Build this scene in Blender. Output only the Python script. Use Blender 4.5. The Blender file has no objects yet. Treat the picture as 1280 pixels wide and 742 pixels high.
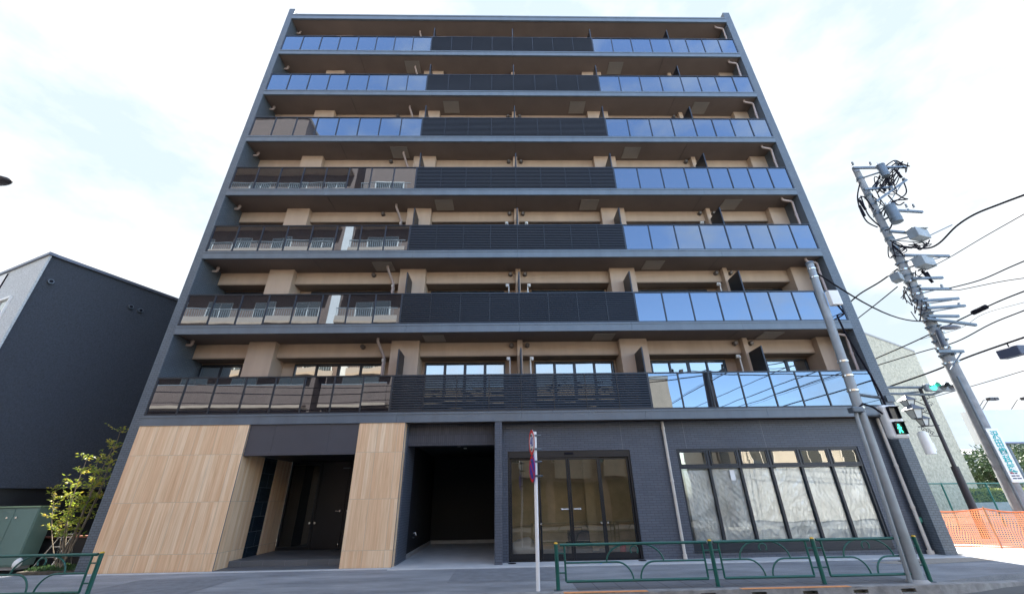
import bpy, bmesh, math, random
import numpy as np
from mathutils import Vector, Matrix
R = math.radians
rnd = random.Random(7)
scn = bpy.context.scene
COL = scn.collection

# ------------------------------------------------------------------ camera
FPX = 510.0
YAW, PITCH, ROLL = 0.02514941826709366, 0.4569283528427884, -0.017719906005274202
CAM = np.array([10.8165, -12.7651, 1.5852])
def _axes():
    cy, sy = math.cos(YAW), math.sin(YAW); cp, sp = math.cos(PITCH), math.sin(PITCH); cr, sr = math.cos(ROLL), math.sin(ROLL)
    f = np.array([sy*cp, cy*cp, sp]); r = np.array([cy, -sy, 0.0]); u = np.cross(r, f)
    return cr*r+sr*u, -sr*r+cr*u, f
AX_R, AX_U, AX_F = _axes()
cd = bpy.data.cameras.new('camera'); cam = bpy.data.objects.new('camera', cd); COL.objects.link(cam)
cd.sensor_fit = 'HORIZONTAL'; cd.sensor_width = 36; cd.lens = FPX/1280*36; cd.clip_start = .05; cd.clip_end = 3000
M = Matrix.Identity(4)
for i in range(3):
    M[i][0] = AX_R[i]; M[i][1] = AX_U[i]; M[i][2] = -AX_F[i]; M[i][3] = CAM[i]
cam.matrix_world = M
scn.camera = cam
def at(px, py, ax, v):
    """world point seen at a photo pixel, on the plane ax = v"""
    d = (px-640)/FPX*AX_R - (py-371)/FPX*AX_U + AX_F
    i = 'xyz'.index(ax); t = (v-CAM[i])/d[i]
    return Vector(CAM+t*d)

# ------------------------------------------------------------------ world, sun, exposure
SUN_EL, SUN_AZ = R(50), R(7)      # azimuth from +Y towards +X: behind the building
w = bpy.data.worlds.new('World'); scn.world = w; w.use_nodes = True
nt = w.node_tree; N = nt.nodes; LK = nt.links
bg = N['Background']; bg.inputs[1].default_value = 0.15
sky = N.new('ShaderNodeTexSky'); sky.sky_type = 'NISHITA'; sky.sun_disc = False
sky.sun_elevation = SUN_EL; sky.sun_rotation = SUN_AZ; sky.dust_density = 1.2; sky.ozone_density = 1.5; sky.air_density = 1.0
tc = N.new('ShaderNodeTexCoord'); sep = N.new('ShaderNodeSeparateXYZ'); LK.new(tc.outputs['Generated'], sep.inputs[0])
mp = N.new('ShaderNodeMapping'); mp.inputs['Scale'].default_value = (1.3, 1.3, 2.6); mp.inputs['Location'].default_value = (.35, .2, .1)
LK.new(tc.outputs['Generated'], mp.inputs[0])
nz = N.new('ShaderNodeTexNoise'); nz.inputs['Scale'].default_value = 2.3; nz.inputs['Detail'].default_value = 9; nz.inputs['Roughness'].default_value = .58
LK.new(mp.outputs[0], nz.inputs['Vector'])
# cloud cover is denser towards the sun side (+Y) than behind the camera
mr = N.new('ShaderNodeMapRange'); mr.inputs[1].default_value = -.3; mr.inputs[2].default_value = .2; mr.inputs[3].default_value = -.06; mr.inputs[4].default_value = .06
LK.new(sep.outputs['Y'], mr.inputs[0])
ad = N.new('ShaderNodeMath'); ad.operation = 'ADD'; LK.new(nz.outputs['Fac'], ad.inputs[0]); LK.new(mr.outputs[0], ad.inputs[1])
cr_ = N.new('ShaderNodeValToRGB'); cr_.color_ramp.elements[0].position = .44; cr_.color_ramp.elements[1].position = .68
LK.new(ad.outputs[0], cr_.inputs[0])
mx = N.new('ShaderNodeMix'); mx.data_type = 'RGBA'
# sun-side (+Y) sky capped darker than the sky texture, clouds there dimmed
dk_ = N.new('ShaderNodeMix'); dk_.data_type = 'RGBA'; dk_.blend_type = 'DARKEN'; dk_.inputs[7].default_value = (.90, 1.06, 1.20, 1)
mh = N.new('ShaderNodeMapRange'); mh.inputs[1].default_value = -.25; mh.inputs[2].default_value = .1; LK.new(sep.outputs['Y'], mh.inputs[0]); LK.new(mh.outputs[0], dk_.inputs[0])
LK.new(sky.outputs[0], dk_.inputs[6]); LK.new(cr_.outputs[0], mx.inputs[0]); LK.new(dk_.outputs[2], mx.inputs[6])
cc = N.new('ShaderNodeMix'); cc.data_type = 'RGBA'; LK.new(mh.outputs[0], cc.inputs[0]); cc.inputs[6].default_value = (2.4, 2.45, 2.5, 1); cc.inputs[7].default_value = (1.40, 1.41, 1.43, 1); LK.new(cc.outputs[2], mx.inputs[7])
LK.new(mx.outputs[2], bg.inputs[0])
sd = bpy.data.lights.new('sun', 'SUN'); sd.energy = 3.6; sd.angle = R(.5); sd.color = (1, .95, .88)
so = bpy.data.objects.new('sun', sd); COL.objects.link(so)
sdir = Vector((math.sin(SUN_AZ)*math.cos(SUN_EL), math.cos(SUN_AZ)*math.cos(SUN_EL), math.sin(SUN_EL)))
so.rotation_euler = sdir.to_track_quat('Z', 'Y').to_euler(); so.location = (0, 0, 60)
vs = scn.view_settings; vs.view_transform = 'Standard'; vs.look = 'None'; vs.gamma = 1; vs.use_curve_mapping = False
vs.exposure = 2.6

# ------------------------------------------------------------------ materials
def mat(name, col=(.5, .5, .5), rough=.6, metal=0, spec=None, bump=0, bscale=40, var=0, vscale=2, ior=None, stretch=(1, 1, 1), detail=6):
    m = bpy.data.materials.new(name); m.use_nodes = True; n = m.node_tree.nodes; l = m.node_tree.links
    b = n['Principled BSDF']; b.inputs['Base Color'].default_value = (*col, 1); b.inputs['Roughness'].default_value = rough; b.inputs['Metallic'].default_value = metal
    if spec is not None: b.inputs['Specular IOR Level'].default_value = spec
    if ior: b.inputs['IOR'].default_value = ior
    g = n.new('ShaderNodeNewGeometry'); mpn = n.new('ShaderNodeMapping'); mpn.inputs['Scale'].default_value = stretch; l.new(g.outputs['Position'], mpn.inputs[0])
    if var:
        t = n.new('ShaderNodeTexNoise'); t.inputs['Scale'].default_value = vscale; t.inputs['Detail'].default_value = detail; t.inputs['Roughness'].default_value = .6; l.new(mpn.outputs[0], t.inputs['Vector'])
        r = n.new('ShaderNodeValToRGB'); r.color_ramp.elements[0].position = .3; r.color_ramp.elements[1].position = .7
        r.color_ramp.elements[0].color = (*[c*(1-var) for c in col], 1); r.color_ramp.elements[1].color = (*[min(1, c*(1+var)) for c in col], 1)
        l.new(t.outputs['Fac'], r.inputs[0]); l.new(r.outputs[0], b.inputs['Base Color'])
        q = n.new('ShaderNodeMapRange'); q.inputs[3].default_value = max(0, rough-.08); q.inputs[4].default_value = min(1, rough+.12); l.new(t.outputs['Fac'], q.inputs[0]); l.new(q.outputs[0], b.inputs['Roughness'])
    if bump:
        t2 = n.new('ShaderNodeTexNoise'); t2.inputs['Scale'].default_value = bscale; t2.inputs['Detail'].default_value = 3; l.new(mpn.outputs[0], t2.inputs['Vector'])
        bp = n.new('ShaderNodeBump'); bp.inputs['Strength'].default_value = bump; bp.inputs['Distance'].default_value = .02; l.new(t2.outputs['Fac'], bp.inputs['Height']); l.new(bp.outputs[0], b.inputs['Normal'])
    return m
def uvz(n, l, swap=False):
    """(x+y, z) coordinate for walls parallel to either axis"""
    g = n.new('ShaderNodeNewGeometry'); s = n.new('ShaderNodeSeparateXYZ'); l.new(g.outputs['Position'], s.inputs[0])
    a = n.new('ShaderNodeMath'); a.operation = 'ADD'; l.new(s.outputs[0], a.inputs[0]); l.new(s.outputs[1], a.inputs[1])
    c = n.new('ShaderNodeCombineXYZ')
    l.new(a.outputs[0], c.inputs[1 if swap else 0]); l.new(s.outputs[2], c.inputs[0 if swap else 1])
    return g, s, c
def brick(name, c1, c2, mortar, bw, bh, ms=.008, rough=.55, bump=.5, offset=.5, spec=.4):
    m = bpy.data.materials.new(name); m.use_nodes = True; n = m.node_tree.nodes; l = m.node_tree.links; b = n['Principled BSDF']
    g, s, c = uvz(n, l)
    t = n.new('ShaderNodeTexBrick'); t.inputs['Scale'].default_value = 1; t.inputs['Brick Width'].default_value = bw; t.inputs['Row Height'].default_value = bh
    t.inputs['Mortar Size'].default_value = ms; t.inputs['Mortar Smooth'].default_value = .3; t.offset = offset
    t.inputs['Color1'].default_value = (*c1, 1); t.inputs['Color2'].default_value = (*c2, 1); t.inputs['Mortar'].default_value = (*mortar, 1)
    l.new(c.outputs[0], t.inputs['Vector'])
    ns = n.new('ShaderNodeTexNoise'); ns.inputs['Scale'].default_value = .9; ns.inputs['Detail'].default_value = 8; l.new(g.outputs['Position'], ns.inputs['Vector'])
    mm = n.new('ShaderNodeMix'); mm.data_type = 'RGBA'; mm.blend_type = 'MULTIPLY'; mm.inputs[0].default_value = .5
    rp = n.new('ShaderNodeValToRGB'); rp.color_ramp.elements[0].position = .3; rp.color_ramp.elements[0].color = (.72, .72, .74, 1); rp.color_ramp.elements[1].position = .7
    l.new(ns.outputs['Fac'], rp.inputs[0]); l.new(t.outputs['Color'], mm.inputs[6]); l.new(rp.outputs[0], mm.inputs[7]); l.new(mm.outputs[2], b.inputs['Base Color'])
    b.inputs['Roughness'].default_value = rough; b.inputs['Specular IOR Level'].default_value = spec
    iv = n.new('ShaderNodeMath'); iv.operation = 'SUBTRACT'; iv.inputs[0].default_value = 1; l.new(t.outputs['Fac'], iv.inputs[1])
    bp = n.new('ShaderNodeBump'); bp.inputs['Strength'].default_value = bump; bp.inputs['Distance'].default_value = .006; l.new(iv.outputs[0], bp.inputs['Height']); l.new(bp.outputs[0], b.inputs['Normal'])
    return m
def timber(name):
    m = bpy.data.materials.new(name); m.use_nodes = True; n = m.node_tree.nodes; l = m.node_tree.links; b = n['Principled BSDF']
    g, s, c = uvz(n, l, swap=True)
    off = n.new('ShaderNodeMapping'); off.inputs['Location'].default_value = (-.395+1.225, .03, 0); l.new(c.outputs[0], off.inputs[0])
    def bt(h, ms, off_=0.0):
        t = n.new('ShaderNodeTexBrick'); t.offset = off_; t.inputs['Scale'].default_value = 1; t.inputs['Brick Width'].default_value = 1.225; t.inputs['Row Height'].default_value = h
        t.inputs['Mortar Size'].default_value = ms; t.inputs['Mortar Smooth'].default_value = .2; t.inputs['Color1'].default_value = (0, 0, 0, 1); t.inputs['Color2'].default_value = (1, 1, 1, 1); t.inputs['Mortar'].default_value = (.5, .5, .5, 1)
        l.new(off.outputs[0], t.inputs['Vector']); return t
    plank = bt(.118, 0.0); joint = bt(.59, .006)
    sx = n.new('ShaderNodeMath'); sx.operation = 'ADD'; l.new(s.outputs[0], sx.inputs[0]); l.new(s.outputs[1], sx.inputs[1])
    gc = n.new('ShaderNodeCombineXYZ'); l.new(sx.outputs[0], gc.inputs[0]); l.new(s.outputs[2], gc.inputs[1]); l.new(plank.outputs['Color'], gc.inputs[2])
    gm = n.new('ShaderNodeMapping'); gm.inputs['Scale'].default_value = (26, 1.1, 9); l.new(gc.outputs[0], gm.inputs[0])
    gr = n.new('ShaderNodeTexNoise'); gr.inputs['Scale'].default_value = 1; gr.inputs['Detail'].default_value = 5; gr.inputs['Distortion'].default_value = .6; l.new(gm.outputs[0], gr.inputs['Vector'])
    r1 = n.new('ShaderNodeValToRGB'); e = r1.color_ramp.elements; e[0].position = .0; e[0].color = (.72, .475, .285, 1); e[1].position = 1; e[1].color = (.83, .64, .44, 1)
    x = e.new(.5); x.color = (.77, .545, .345, 1); l.new(plank.outputs['Color'], r1.inputs[0])
    r2 = n.new('ShaderNodeValToRGB'); r2.color_ramp.elements[0].position = .28; r2.color_ramp.elements[0].color = (.80, .72, .63, 1); r2.color_ramp.elements[1].position = .72; r2.color_ramp.elements[1].color = (1.1, 1.1, 1.09, 1)
    l.new(gr.outputs['Fac'], r2.inputs[0])
    mm = n.new('ShaderNodeMix'); mm.data_type = 'RGBA'; mm.blend_type = 'MULTIPLY'; mm.inputs[0].default_value = .85; l.new(r1.outputs[0], mm.inputs[6]); l.new(r2.outputs[0], mm.inputs[7])
    mj = n.new('ShaderNodeMix'); mj.data_type = 'RGBA'; l.new(joint.outputs['Fac'], mj.inputs[0]); l.new(mm.outputs[2], mj.inputs[6]); mj.inputs[7].default_value = (.52, .40, .28, 1)
    l.new(mj.outputs[2], b.inputs['Base Color']); b.inputs['Roughness'].default_value = .5
    iv = n.new('ShaderNodeMath'); iv.operation = 'SUBTRACT'; iv.inputs[0].default_value = 1; l.new(joint.outputs['Fac'], iv.inputs[1])
    bp = n.new('ShaderNodeBump'); bp.inputs['Strength'].default_value = .6; bp.inputs['Distance'].default_value = .004; l.new(iv.outputs[0], bp.inputs['Height']); l.new(bp.outputs[0], b.inputs['Normal'])
    return m
def glass(name, tint=(.02, .025, .03), refl=.35, trans=0.0, rough=.01, rcol=(.9, .95, 1), wob=.15, tcol=(.75, .78, .78)):
    """dark coated glass: mirror layer over tinted body"""
    m = bpy.data.materials.new(name); m.use_nodes = True; n = m.node_tree.nodes; l = m.node_tree.links
    n.remove(n['Principled BSDF']); out = n['Material Output']
    df = n.new('ShaderNodeBsdfDiffuse'); df.inputs[0].default_value = (*tint, 1)
    tr = n.new('ShaderNodeBsdfTransparent'); tr.inputs[0].default_value = (*tcol, 1)
    m1 = n.new('ShaderNodeMixShader'); m1.inputs[0].default_value = trans; l.new(df.outputs[0], m1.inputs[1]); l.new(tr.outputs[0], m1.inputs[2])
    gl = n.new('ShaderNodeBsdfGlossy'); gl.inputs['Roughness'].default_value = rough; gl.inputs[0].default_value = (*rcol, 1)
    fr = n.new('ShaderNodeFresnel'); fr.inputs[0].default_value = 1.5
    mr_ = n.new('ShaderNodeMapRange'); mr_.inputs[1].default_value = .04; mr_.inputs[2].default_value = .7; mr_.inputs[3].default_value = refl; mr_.inputs[4].default_value = 1; l.new(fr.outputs[0], mr_.inputs[0])
    m2 = n.new('ShaderNodeMixShader'); l.new(mr_.outputs[0], m2.inputs[0]); l.new(m1.outputs[0], m2.inputs[1]); l.new(gl.outputs[0], m2.inputs[2])
    if wob:
        g = n.new('ShaderNodeNewGeometry'); t = n.new('ShaderNodeTexNoise'); t.inputs['Scale'].default_value = 1.1; t.inputs['Detail'].default_value = 1; l.new(g.outputs['Position'], t.inputs['Vector'])
        bp = n.new('ShaderNodeBump'); bp.inputs['Strength'].default_value = wob; bp.inputs['Distance'].default_value = .01; l.new(t.outputs['Fac'], bp.inputs['Height']); l.new(bp.outputs[0], gl.inputs['Normal'])
    l.new(m2.outputs[0], out.inputs[0])
    return m
def emit(name, col, s):
    m = bpy.data.materials.new(name); m.use_nodes = True; b = m.node_tree.nodes['Principled BSDF']
    b.inputs['Base Color'].default_value = (*[c*.3 for c in col], 1); b.inputs['Emission Color'].default_value = (*col, 1); b.inputs['Emission Strength'].default_value = s
    return m

fascia_m = mat('fascia_paint', (.095, .120, .145), .4, .0, var=.14, vscale=2.2, spec=.6, stretch=(1, 1, .15))
wing_m = brick('wing_tile', (.098, .120, .142), (.118, .142, .166), (.052, .064, .078), .15, .06, .008, .4, .6)
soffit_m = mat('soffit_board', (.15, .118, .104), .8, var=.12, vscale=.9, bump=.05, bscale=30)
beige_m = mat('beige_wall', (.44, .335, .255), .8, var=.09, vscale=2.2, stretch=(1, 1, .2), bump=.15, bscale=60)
beige_dark = mat('beige_trim', (.22, .165, .125), .7, var=.05)
timber_m = timber('timber_tile')
dbrick = brick('charcoal_brick', (.086, .097, .121), (.100, .112, .138), (.05, .057, .072), .23, .066, .007, .5, .8)
lintel_m = brick('lintel_brick', (.06, .062, .075), (.08, .08, .095), (.035, .036, .044), .062, .24, .006, .6, .8, 0)
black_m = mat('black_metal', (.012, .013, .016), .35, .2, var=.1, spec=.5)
frame_m = mat('dark_frame', (.022, .028, .038), .35, .3, spec=.5)
slat_m = mat('louver_slat', (.010, .012, .016), .4, .1, spec=.4)
panel_m = mat('canopy_panel_paint', (.06, .062, .075), .4, .1, var=.05)
tile_m = brick('dark_stone_tile', (.012, .022, .032), (.018, .032, .044), (.07, .08, .085), .62, .40, .006, .25, .3)
pipe_m = mat('pipe_brown', (.36, .29, .27), .45, var=.06)
pipew = mat('pipe_beige', (.55, .50, .44), .45, var=.05)
white_m = mat('white_plastic', (.78, .78, .76), .4, var=.03)
hatch_m = mat('hatch_metal', (.28, .26, .24), .45, .3, var=.06)
hatchf = mat('hatch_frame', (.07, .06, .058), .5, .2)
vent_m = mat('vent_metal', (.12, .11, .11), .4, .4)
bal_glass = glass('balustrade_glass', (.018, .015, .017), .21, .06, rcol=(.66, .82, 1.0), wob=.12)
win_glass = glass('window_glass', (.03, .032, .035), .28, .0, rcol=(.95, 1, .98), wob=.5)
door_glass = glass('door_glass', (.02, .018, .012), .27, .95, tcol=(.93, .93, .9), rcol=(1, .93, .8), wob=.35)
shop_glass = glass('shop_glass', (.05, .055, .06), .11, .98, tcol=(.97, .98, .98), rcol=(.95, 1, 1), wob=.3)
ent_glass = glass('entrance_glass', (.012, .011, .01), .06, .4, wob=.2)
steel_m = mat('steel', (.62, .62, .6), .25, .9)
concrete_m = mat('concrete', (.36, .36, .35), .8, var=.14, vscale=2.5, bump=.3, bscale=50)
lg = mat('light_grey_enamel', (.24, .27, .29), .5, var=.25)
pole_steel = mat('pole_steel', (.27, .30, .32), .5, .3, var=.15, vscale=3)
galv = mat('galvanised_steel', (.12, .145, .17), .45, .45, var=.2, vscale=5)
green_m = mat('green_paint', (.006, .095, .075), .3, .0, var=.1, spec=.6)
yellow_m = mat('yellow_cap', (.7, .42, .03), .5)
insul = mat('rubber_black', (.014, .014, .02), .95, spec=.05)
red_m = mat('red_paint', (.62, .03, .03), .4); blue_m = mat('blue_paint', (.03, .06, .42), .4)

# ------------------------------------------------------------------ mesh builder
class MB:
    def __init__(s): s.v = []; s.f = []; s.sm = []
    def box(s, a, b):
        x0, y0, z0 = a; x1, y1, z1 = b
        i = len(s.v); s.v += [(x0,y0,z0),(x1,y0,z0),(x1,y1,z0),(x0,y1,z0),(x0,y0,z1),(x1,y0,z1),(x1,y1,z1),(x0,y1,z1)]
        for q in ((0,3,2,1),(4,5,6,7),(0,1,5,4),(1,2,6,5),(2,3,7,6),(3,0,4,7)): s.f.append([i+k for k in q]); s.sm.append(False)
        return s
    def obox(s, c, ax, ay, az):
        """oriented box: centre, three half-extent vectors"""
        c, ax, ay, az = map(Vector, (c, ax, ay, az)); i = len(s.v)
        for sz in (-1, 1):
            for sx, sy in ((-1,-1),(1,-1),(1,1),(-1,1)): s.v.append(tuple(c+ax*sx+ay*sy+az*sz))
        for q in ((0,3,2,1),(4,5,6,7),(0,1,5,4),(1,2,6,5),(2,3,7,6),(3,0,4,7)): s.f.append([i+k for k in q]); s.sm.append(False)
        return s
    def cyl(s, a, b, r0, r1=None, n=12, cap=True):
        a, b = Vector(a), Vector(b); r1 = r0 if r1 is None else r1
        d = (b-a).normalized(); t = d.orthogonal().normalized(); u = d.cross(t); i = len(s.v)
        for p, r in ((a, r0), (b, r1)):
            for k in range(n):
                an = 2*math.pi*k/n; s.v.append(tuple(p+t*r*math.cos(an)+u*r*math.sin(an)))
        for k in range(n): s.f.append([i+k, i+(k+1)%n, i+n+(k+1)%n, i+n+k]); s.sm.append(True)
        if cap:
            j = len(s.v); s.v += s.v[i:i+2*n]; s.f.append([j+k for k in range(n)][::-1]); s.f.append([j+n+k for k in range(n)]); s.sm += [False, False]
        return s
    def tube(s, pts, r, n=8):
        """continuous tube along a polyline"""
        pts = [Vector(p) for p in pts]; i0 = len(s.v); prev = None
        for j, p in enumerate(pts):
            d = (pts[min(j+1, len(pts)-1)]-pts[max(j-1, 0)]).normalized()
            if prev is None: t = d.orthogonal().normalized()
            else:
                t = prev-d*prev.dot(d); t = t.normalized() if t.length > 1e-6 else d.orthogonal().normalized()
            prev = t; u = d.cross(t)
            rr = r[j] if isinstance(r, (list, tuple)) else r
            for k in range(n):
                an = 2*math.pi*k/n; s.v.append(tuple(p+t*rr*math.cos(an)+u*rr*math.sin(an)))
        for j in range(len(pts)-1):
            for k in range(n): s.f.append([i0+j*n+k, i0+j*n+(k+1)%n, i0+(j+1)*n+(k+1)%n, i0+(j+1)*n+k]); s.sm.append(True)
        e0 = s.v[i0:i0+n]; e1 = s.v[-n:]; j = len(s.v); s.v += e0+e1; s.f.append([j+k for k in range(n)][::-1]); s.f.append([j+n+k for k in range(n)]); s.sm += [False, False]
        return s
    def poly(s, pts, flip=False):
        i = len(s.v); s.v += [tuple(p) for p in pts]; q = list(range(i, i+len(pts))); s.f.append(q[::-1] if flip else q); s.sm.append(False); return s
    def prism(s, base, h, z0=0):
        """vertical prism over a ccw footprint; h is a height or a list of heights"""
        n = len(base); hs = h if isinstance(h, (list, tuple)) else [h]*n; i = len(s.v)
        s.v += [(p[0], p[1], z0) for p in base]+[(p[0], p[1], hs[k]) for k, p in enumerate(base)]
        for k in range(n): s.f.append([i+k, i+(k+1)%n, i+n+(k+1)%n, i+n+k]); s.sm.append(False)
        s.f.append([i+k for k in range(n)][::-1]); s.f.append([i+n+k for k in range(n)]); s.sm += [False, False]
        return s
    def sphere(s, c, r, n=10, sc=(1, 1, 1)):
        i = len(s.v); c = Vector(c); m = n//2
        for a in range(m+1):
            th = math.pi*a/m
            for k in range(n):
                ph = 2*math.pi*k/n; s.v.append((c.x+r*sc[0]*math.sin(th)*math.cos(ph), c.y+r*sc[1]*math.sin(th)*math.sin(ph), c.z+r*sc[2]*math.cos(th)))
        for a in range(m):
            for k in range(n): s.f.append([i+a*n+k, i+(a+1)*n+k, i+(a+1)*n+(k+1)%n, i+a*n+(k+1)%n]); s.sm.append(True)
        return s
def wloc(o):
    v = Vector((0, 0, 0))
    while o: v = v+o.location; o = o.parent
    return v
def obj(name, mb, m, parent=None, bevel=0, kind=None):
    off = wloc(parent)
    me = bpy.data.meshes.new(name); me.from_pydata([tuple(Vector(v)-off) for v in mb.v], [], mb.f); me.update()
    me.polygons.foreach_set('use_smooth', mb.sm)
    for x in (m if isinstance(m, list) else [m]): me.materials.append(x)
    o = bpy.data.objects.new(name, me); COL.objects.link(o); o.parent = parent
    if bevel:
        b = o.modifiers.new('bevel', 'BEVEL'); b.width = bevel; b.segments = 2; b.limit_method = 'ANGLE'; b.harden_normals = False
    if kind: o['kind'] = kind
    return o
def thing(name, label, cat, loc=(0, 0, 0), group=None):
    o = bpy.data.objects.new(name, None); COL.objects.link(o); o.location = loc; o.empty_display_size = .3
    return tag(o, label, cat, group)
def tag(o, label, cat, group=None):
    o['label'] = label; o['category'] = cat
    if group: o['group'] = group
    return o
def text_mesh(body, size, m, parent, mtx, ext=.002, name='lettering'):
    c = bpy.data.curves.new('t', 'FONT'); c.body = body; c.size = size; c.align_x = 'CENTER'; c.align_y = 'CENTER'; c.extrude = ext; c.offset = .006 if size < .3 and len(body) == 1 else 0
    t = bpy.data.objects.new('t', c); COL.objects.link(t); bpy.context.view_layer.update()
    me = bpy.data.meshes.new_from_object(t.evaluated_get(bpy.context.evaluated_depsgraph_get())); bpy.data.objects.remove(t)
    me.name = name; off = Matrix.Translation(-wloc(parent)); me.transform(off @ mtx); me.materials.clear(); me.materials.append(m)
    o = bpy.data.objects.new(name, me); COL.objects.link(o); o.parent = parent
    return o
def frame_mtx(o, x, y):
    x = Vector(x).normalized(); y = Vector(y).normalized(); z = x.cross(y); m = Matrix.Identity(4)
    for i in range(3): m[i][0] = x[i]; m[i][1] = y[i]; m[i][2] = z[i]; m[i][3] = o[i]
    return m

# ------------------------------------------------------------------ ground
road_m = mat('road_asphalt', (.055, .057, .06), .85, var=.25, vscale=3, bump=.5, bscale=180)
def asphalt_walk():
    m = mat('footway_asphalt', (.15, .155, .165), .8, bump=.6, bscale=160); n = m.node_tree.nodes; l = m.node_tree.links; b = n['Principled BSDF']
    g = n.new('ShaderNodeNewGeometry'); mp_ = n.new('ShaderNodeMapping'); mp_.inputs['Scale'].default_value = (.5, 1.4, 1); mp_.inputs['Rotation'].default_value = (0, 0, .35); l.new(g.outputs['Position'], mp_.inputs[0])
    t = n.new('ShaderNodeTexNoise'); t.inputs['Scale'].default_value = .8; t.inputs['Detail'].default_value = 10; t.inputs['Roughness'].default_value = .68; l.new(mp_.outputs[0], t.inputs['Vector'])
    r = n.new('ShaderNodeValToRGB'); r.color_ramp.elements[0].position = .34; r.color_ramp.elements[0].color = (.15, .16, .175, 1); r.color_ramp.elements[1].position = .66; r.color_ramp.elements[1].color = (.33, .345, .36, 1)
    l.new(t.outputs['Fac'], r.inputs[0])
    t2 = n.new('ShaderNodeTexNoise'); t2.inputs['Scale'].default_value = 90; t2.inputs['Detail'].default_value = 2; l.new(g.outputs['Position'], t2.inputs['Vector'])
    r2 = n.new('ShaderNodeValToRGB'); r2.color_ramp.elements[0].position = .35; r2.color_ramp.elements[0].color = (.7, .7, .7, 1); r2.color_ramp.elements[1].position = .65; r2.color_ramp.elements[1].color = (1.2, 1.2, 1.2, 1); l.new(t2.outputs['Fac'], r2.inputs[0])
    mm = n.new('ShaderNodeMix'); mm.data_type = 'RGBA'; mm.blend_type = 'MULTIPLY'; mm.inputs[0].default_value = .7; l.new(r.outputs[0], mm.inputs[6]); l.new(r2.outputs[0], mm.inputs[7]); l.new(mm.outputs[2], b.inputs['Base Color'])
    return m
walk_m = asphalt_walk()
apron_m = mat('apron_concrete', (.40, .41, .41), .75, var=.12, vscale=2.2, bump=.2, bscale=70)
obj('ground', MB().poly([(-400, -400, -.16), (500, -400, -.16), (500, 500, -.16), (-400, 500, -.16)]), mat('ground_far', (.12, .12, .115), .9, var=.2, vscale=.3), kind='structure')
obj('road', MB().poly([(-120, -11.2, -.15), (160, -11.2, -.15), (160, -3.74, -.15), (-120, -3.74, -.15)]), road_m, kind='structure')
wl = MB()
for x in range(-60, 90, 10): wl.poly([(x, -7.5, -.146), (x+5, -7.5, -.146), (x+5, -7.36, -.146), (x, -7.36, -.146)])
wl.poly([(-100, -4.5, -.146), (120, -4.5, -.146), (120, -4.36, -.146), (-100, -4.36, -.146)])
obj('lane_marking', wl, mat('road_paint', (.7, .7, .68), .7, var=.15, vscale=8), kind='structure')
# near footway, far side footway
obj('pavement', MB().prism([(-80, -3.52), (18.9, -3.52), (20.6, -2.95), (22.4, -2.5), (80, -2.2), (80, 0.0), (60, 40), (26, 40), (23.4, 12.2), (23.4, 0), (-80, 0)], 0, -.2), walk_m, kind='structure')
obj('pavement_opposite', MB().box((-80, -14.5, -.2), (80, -11.35, 0)), walk_m, kind='structure')
obj('kerb', MB().box((-80, -11.35, -.2), (80, -11.2, .005)), concrete_m, kind='structure')
# near kerb with drain slots and painted strips
kb = MB(); rail_top = []
kx = -40.0
slots = [(-2, .35), (1, .35), (4, .35), (7, .35)]+[(x, .28) for x in (13.6, 14.55, 15.5, 16.45, 17.4, 18.3)]
kb.box((-80, -3.72, -.2), (18.9, -3.52, -.095)); kb.box((-80, -3.72, -.035), (18.9, -3.52, .008))
px = -80
for sx, sw in slots:
    kb.box((px, -3.719, -.0952), (sx-sw/2, -3.522, -.0348)); px = sx+sw/2
kb.box((px, -3.719, -.0952), (18.9, -3.522, -.0348))
kb.box((-80, -3.60, -.096), (18.89, -3.53, -.034))
crv = [((18.9, -3.52), (18.9, -3.72)), ((19.7, -3.28), (19.77, -3.50)), ((20.6, -2.95), (20.72, -3.15)), ((22.4, -2.5), (22.45, -2.70)), ((80, -2.2), (80, -2.4))]
hz = [.008, -.02, -.09, -.11, -.11]
for k in range(4):
    (a, b), (c, d) = crv[k], crv[k+1]; i = len(kb.v)
    kb.v += [(a[0], a[1], -.2), (b[0], b[1], -.2), (d[0], d[1], -.2), (c[0], c[1], -.2), (a[0], a[1], hz[k]), (b[0], b[1], hz[k]), (d[0], d[1], hz[k+1]), (c[0], c[1], hz[k+1])]
    for q in ((0, 3, 2, 1), (4, 5, 6, 7), (1, 2, 6, 5), (0, 4, 7, 3)): kb.f.append([i+j for j in q]); kb.sm.append(False)
obj('kerb_near', kb, mat('kerb_concrete', (.27, .265, .255), .85, var=.3, vscale=5, bump=.4, bscale=60), kind='structure').name = 'kerb'
om = mat('orange_paint', (.72, .30, .12), .7, var=.15, vscale=10)
ob = MB().box((11.9, -3.725, .0085), (13.45, -3.60, .012)).box((15.2, -3.725, .0085), (17.25, -3.60, .012))
obj('kerb_marking', ob, om, kind='structure')
# paving slabs by the kerb
sl = brick('paving_slab', (.155, .16, .17), (.175, .18, .19), (.05, .05, .055), .45, .45, .008, .8, .5, .0)
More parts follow.
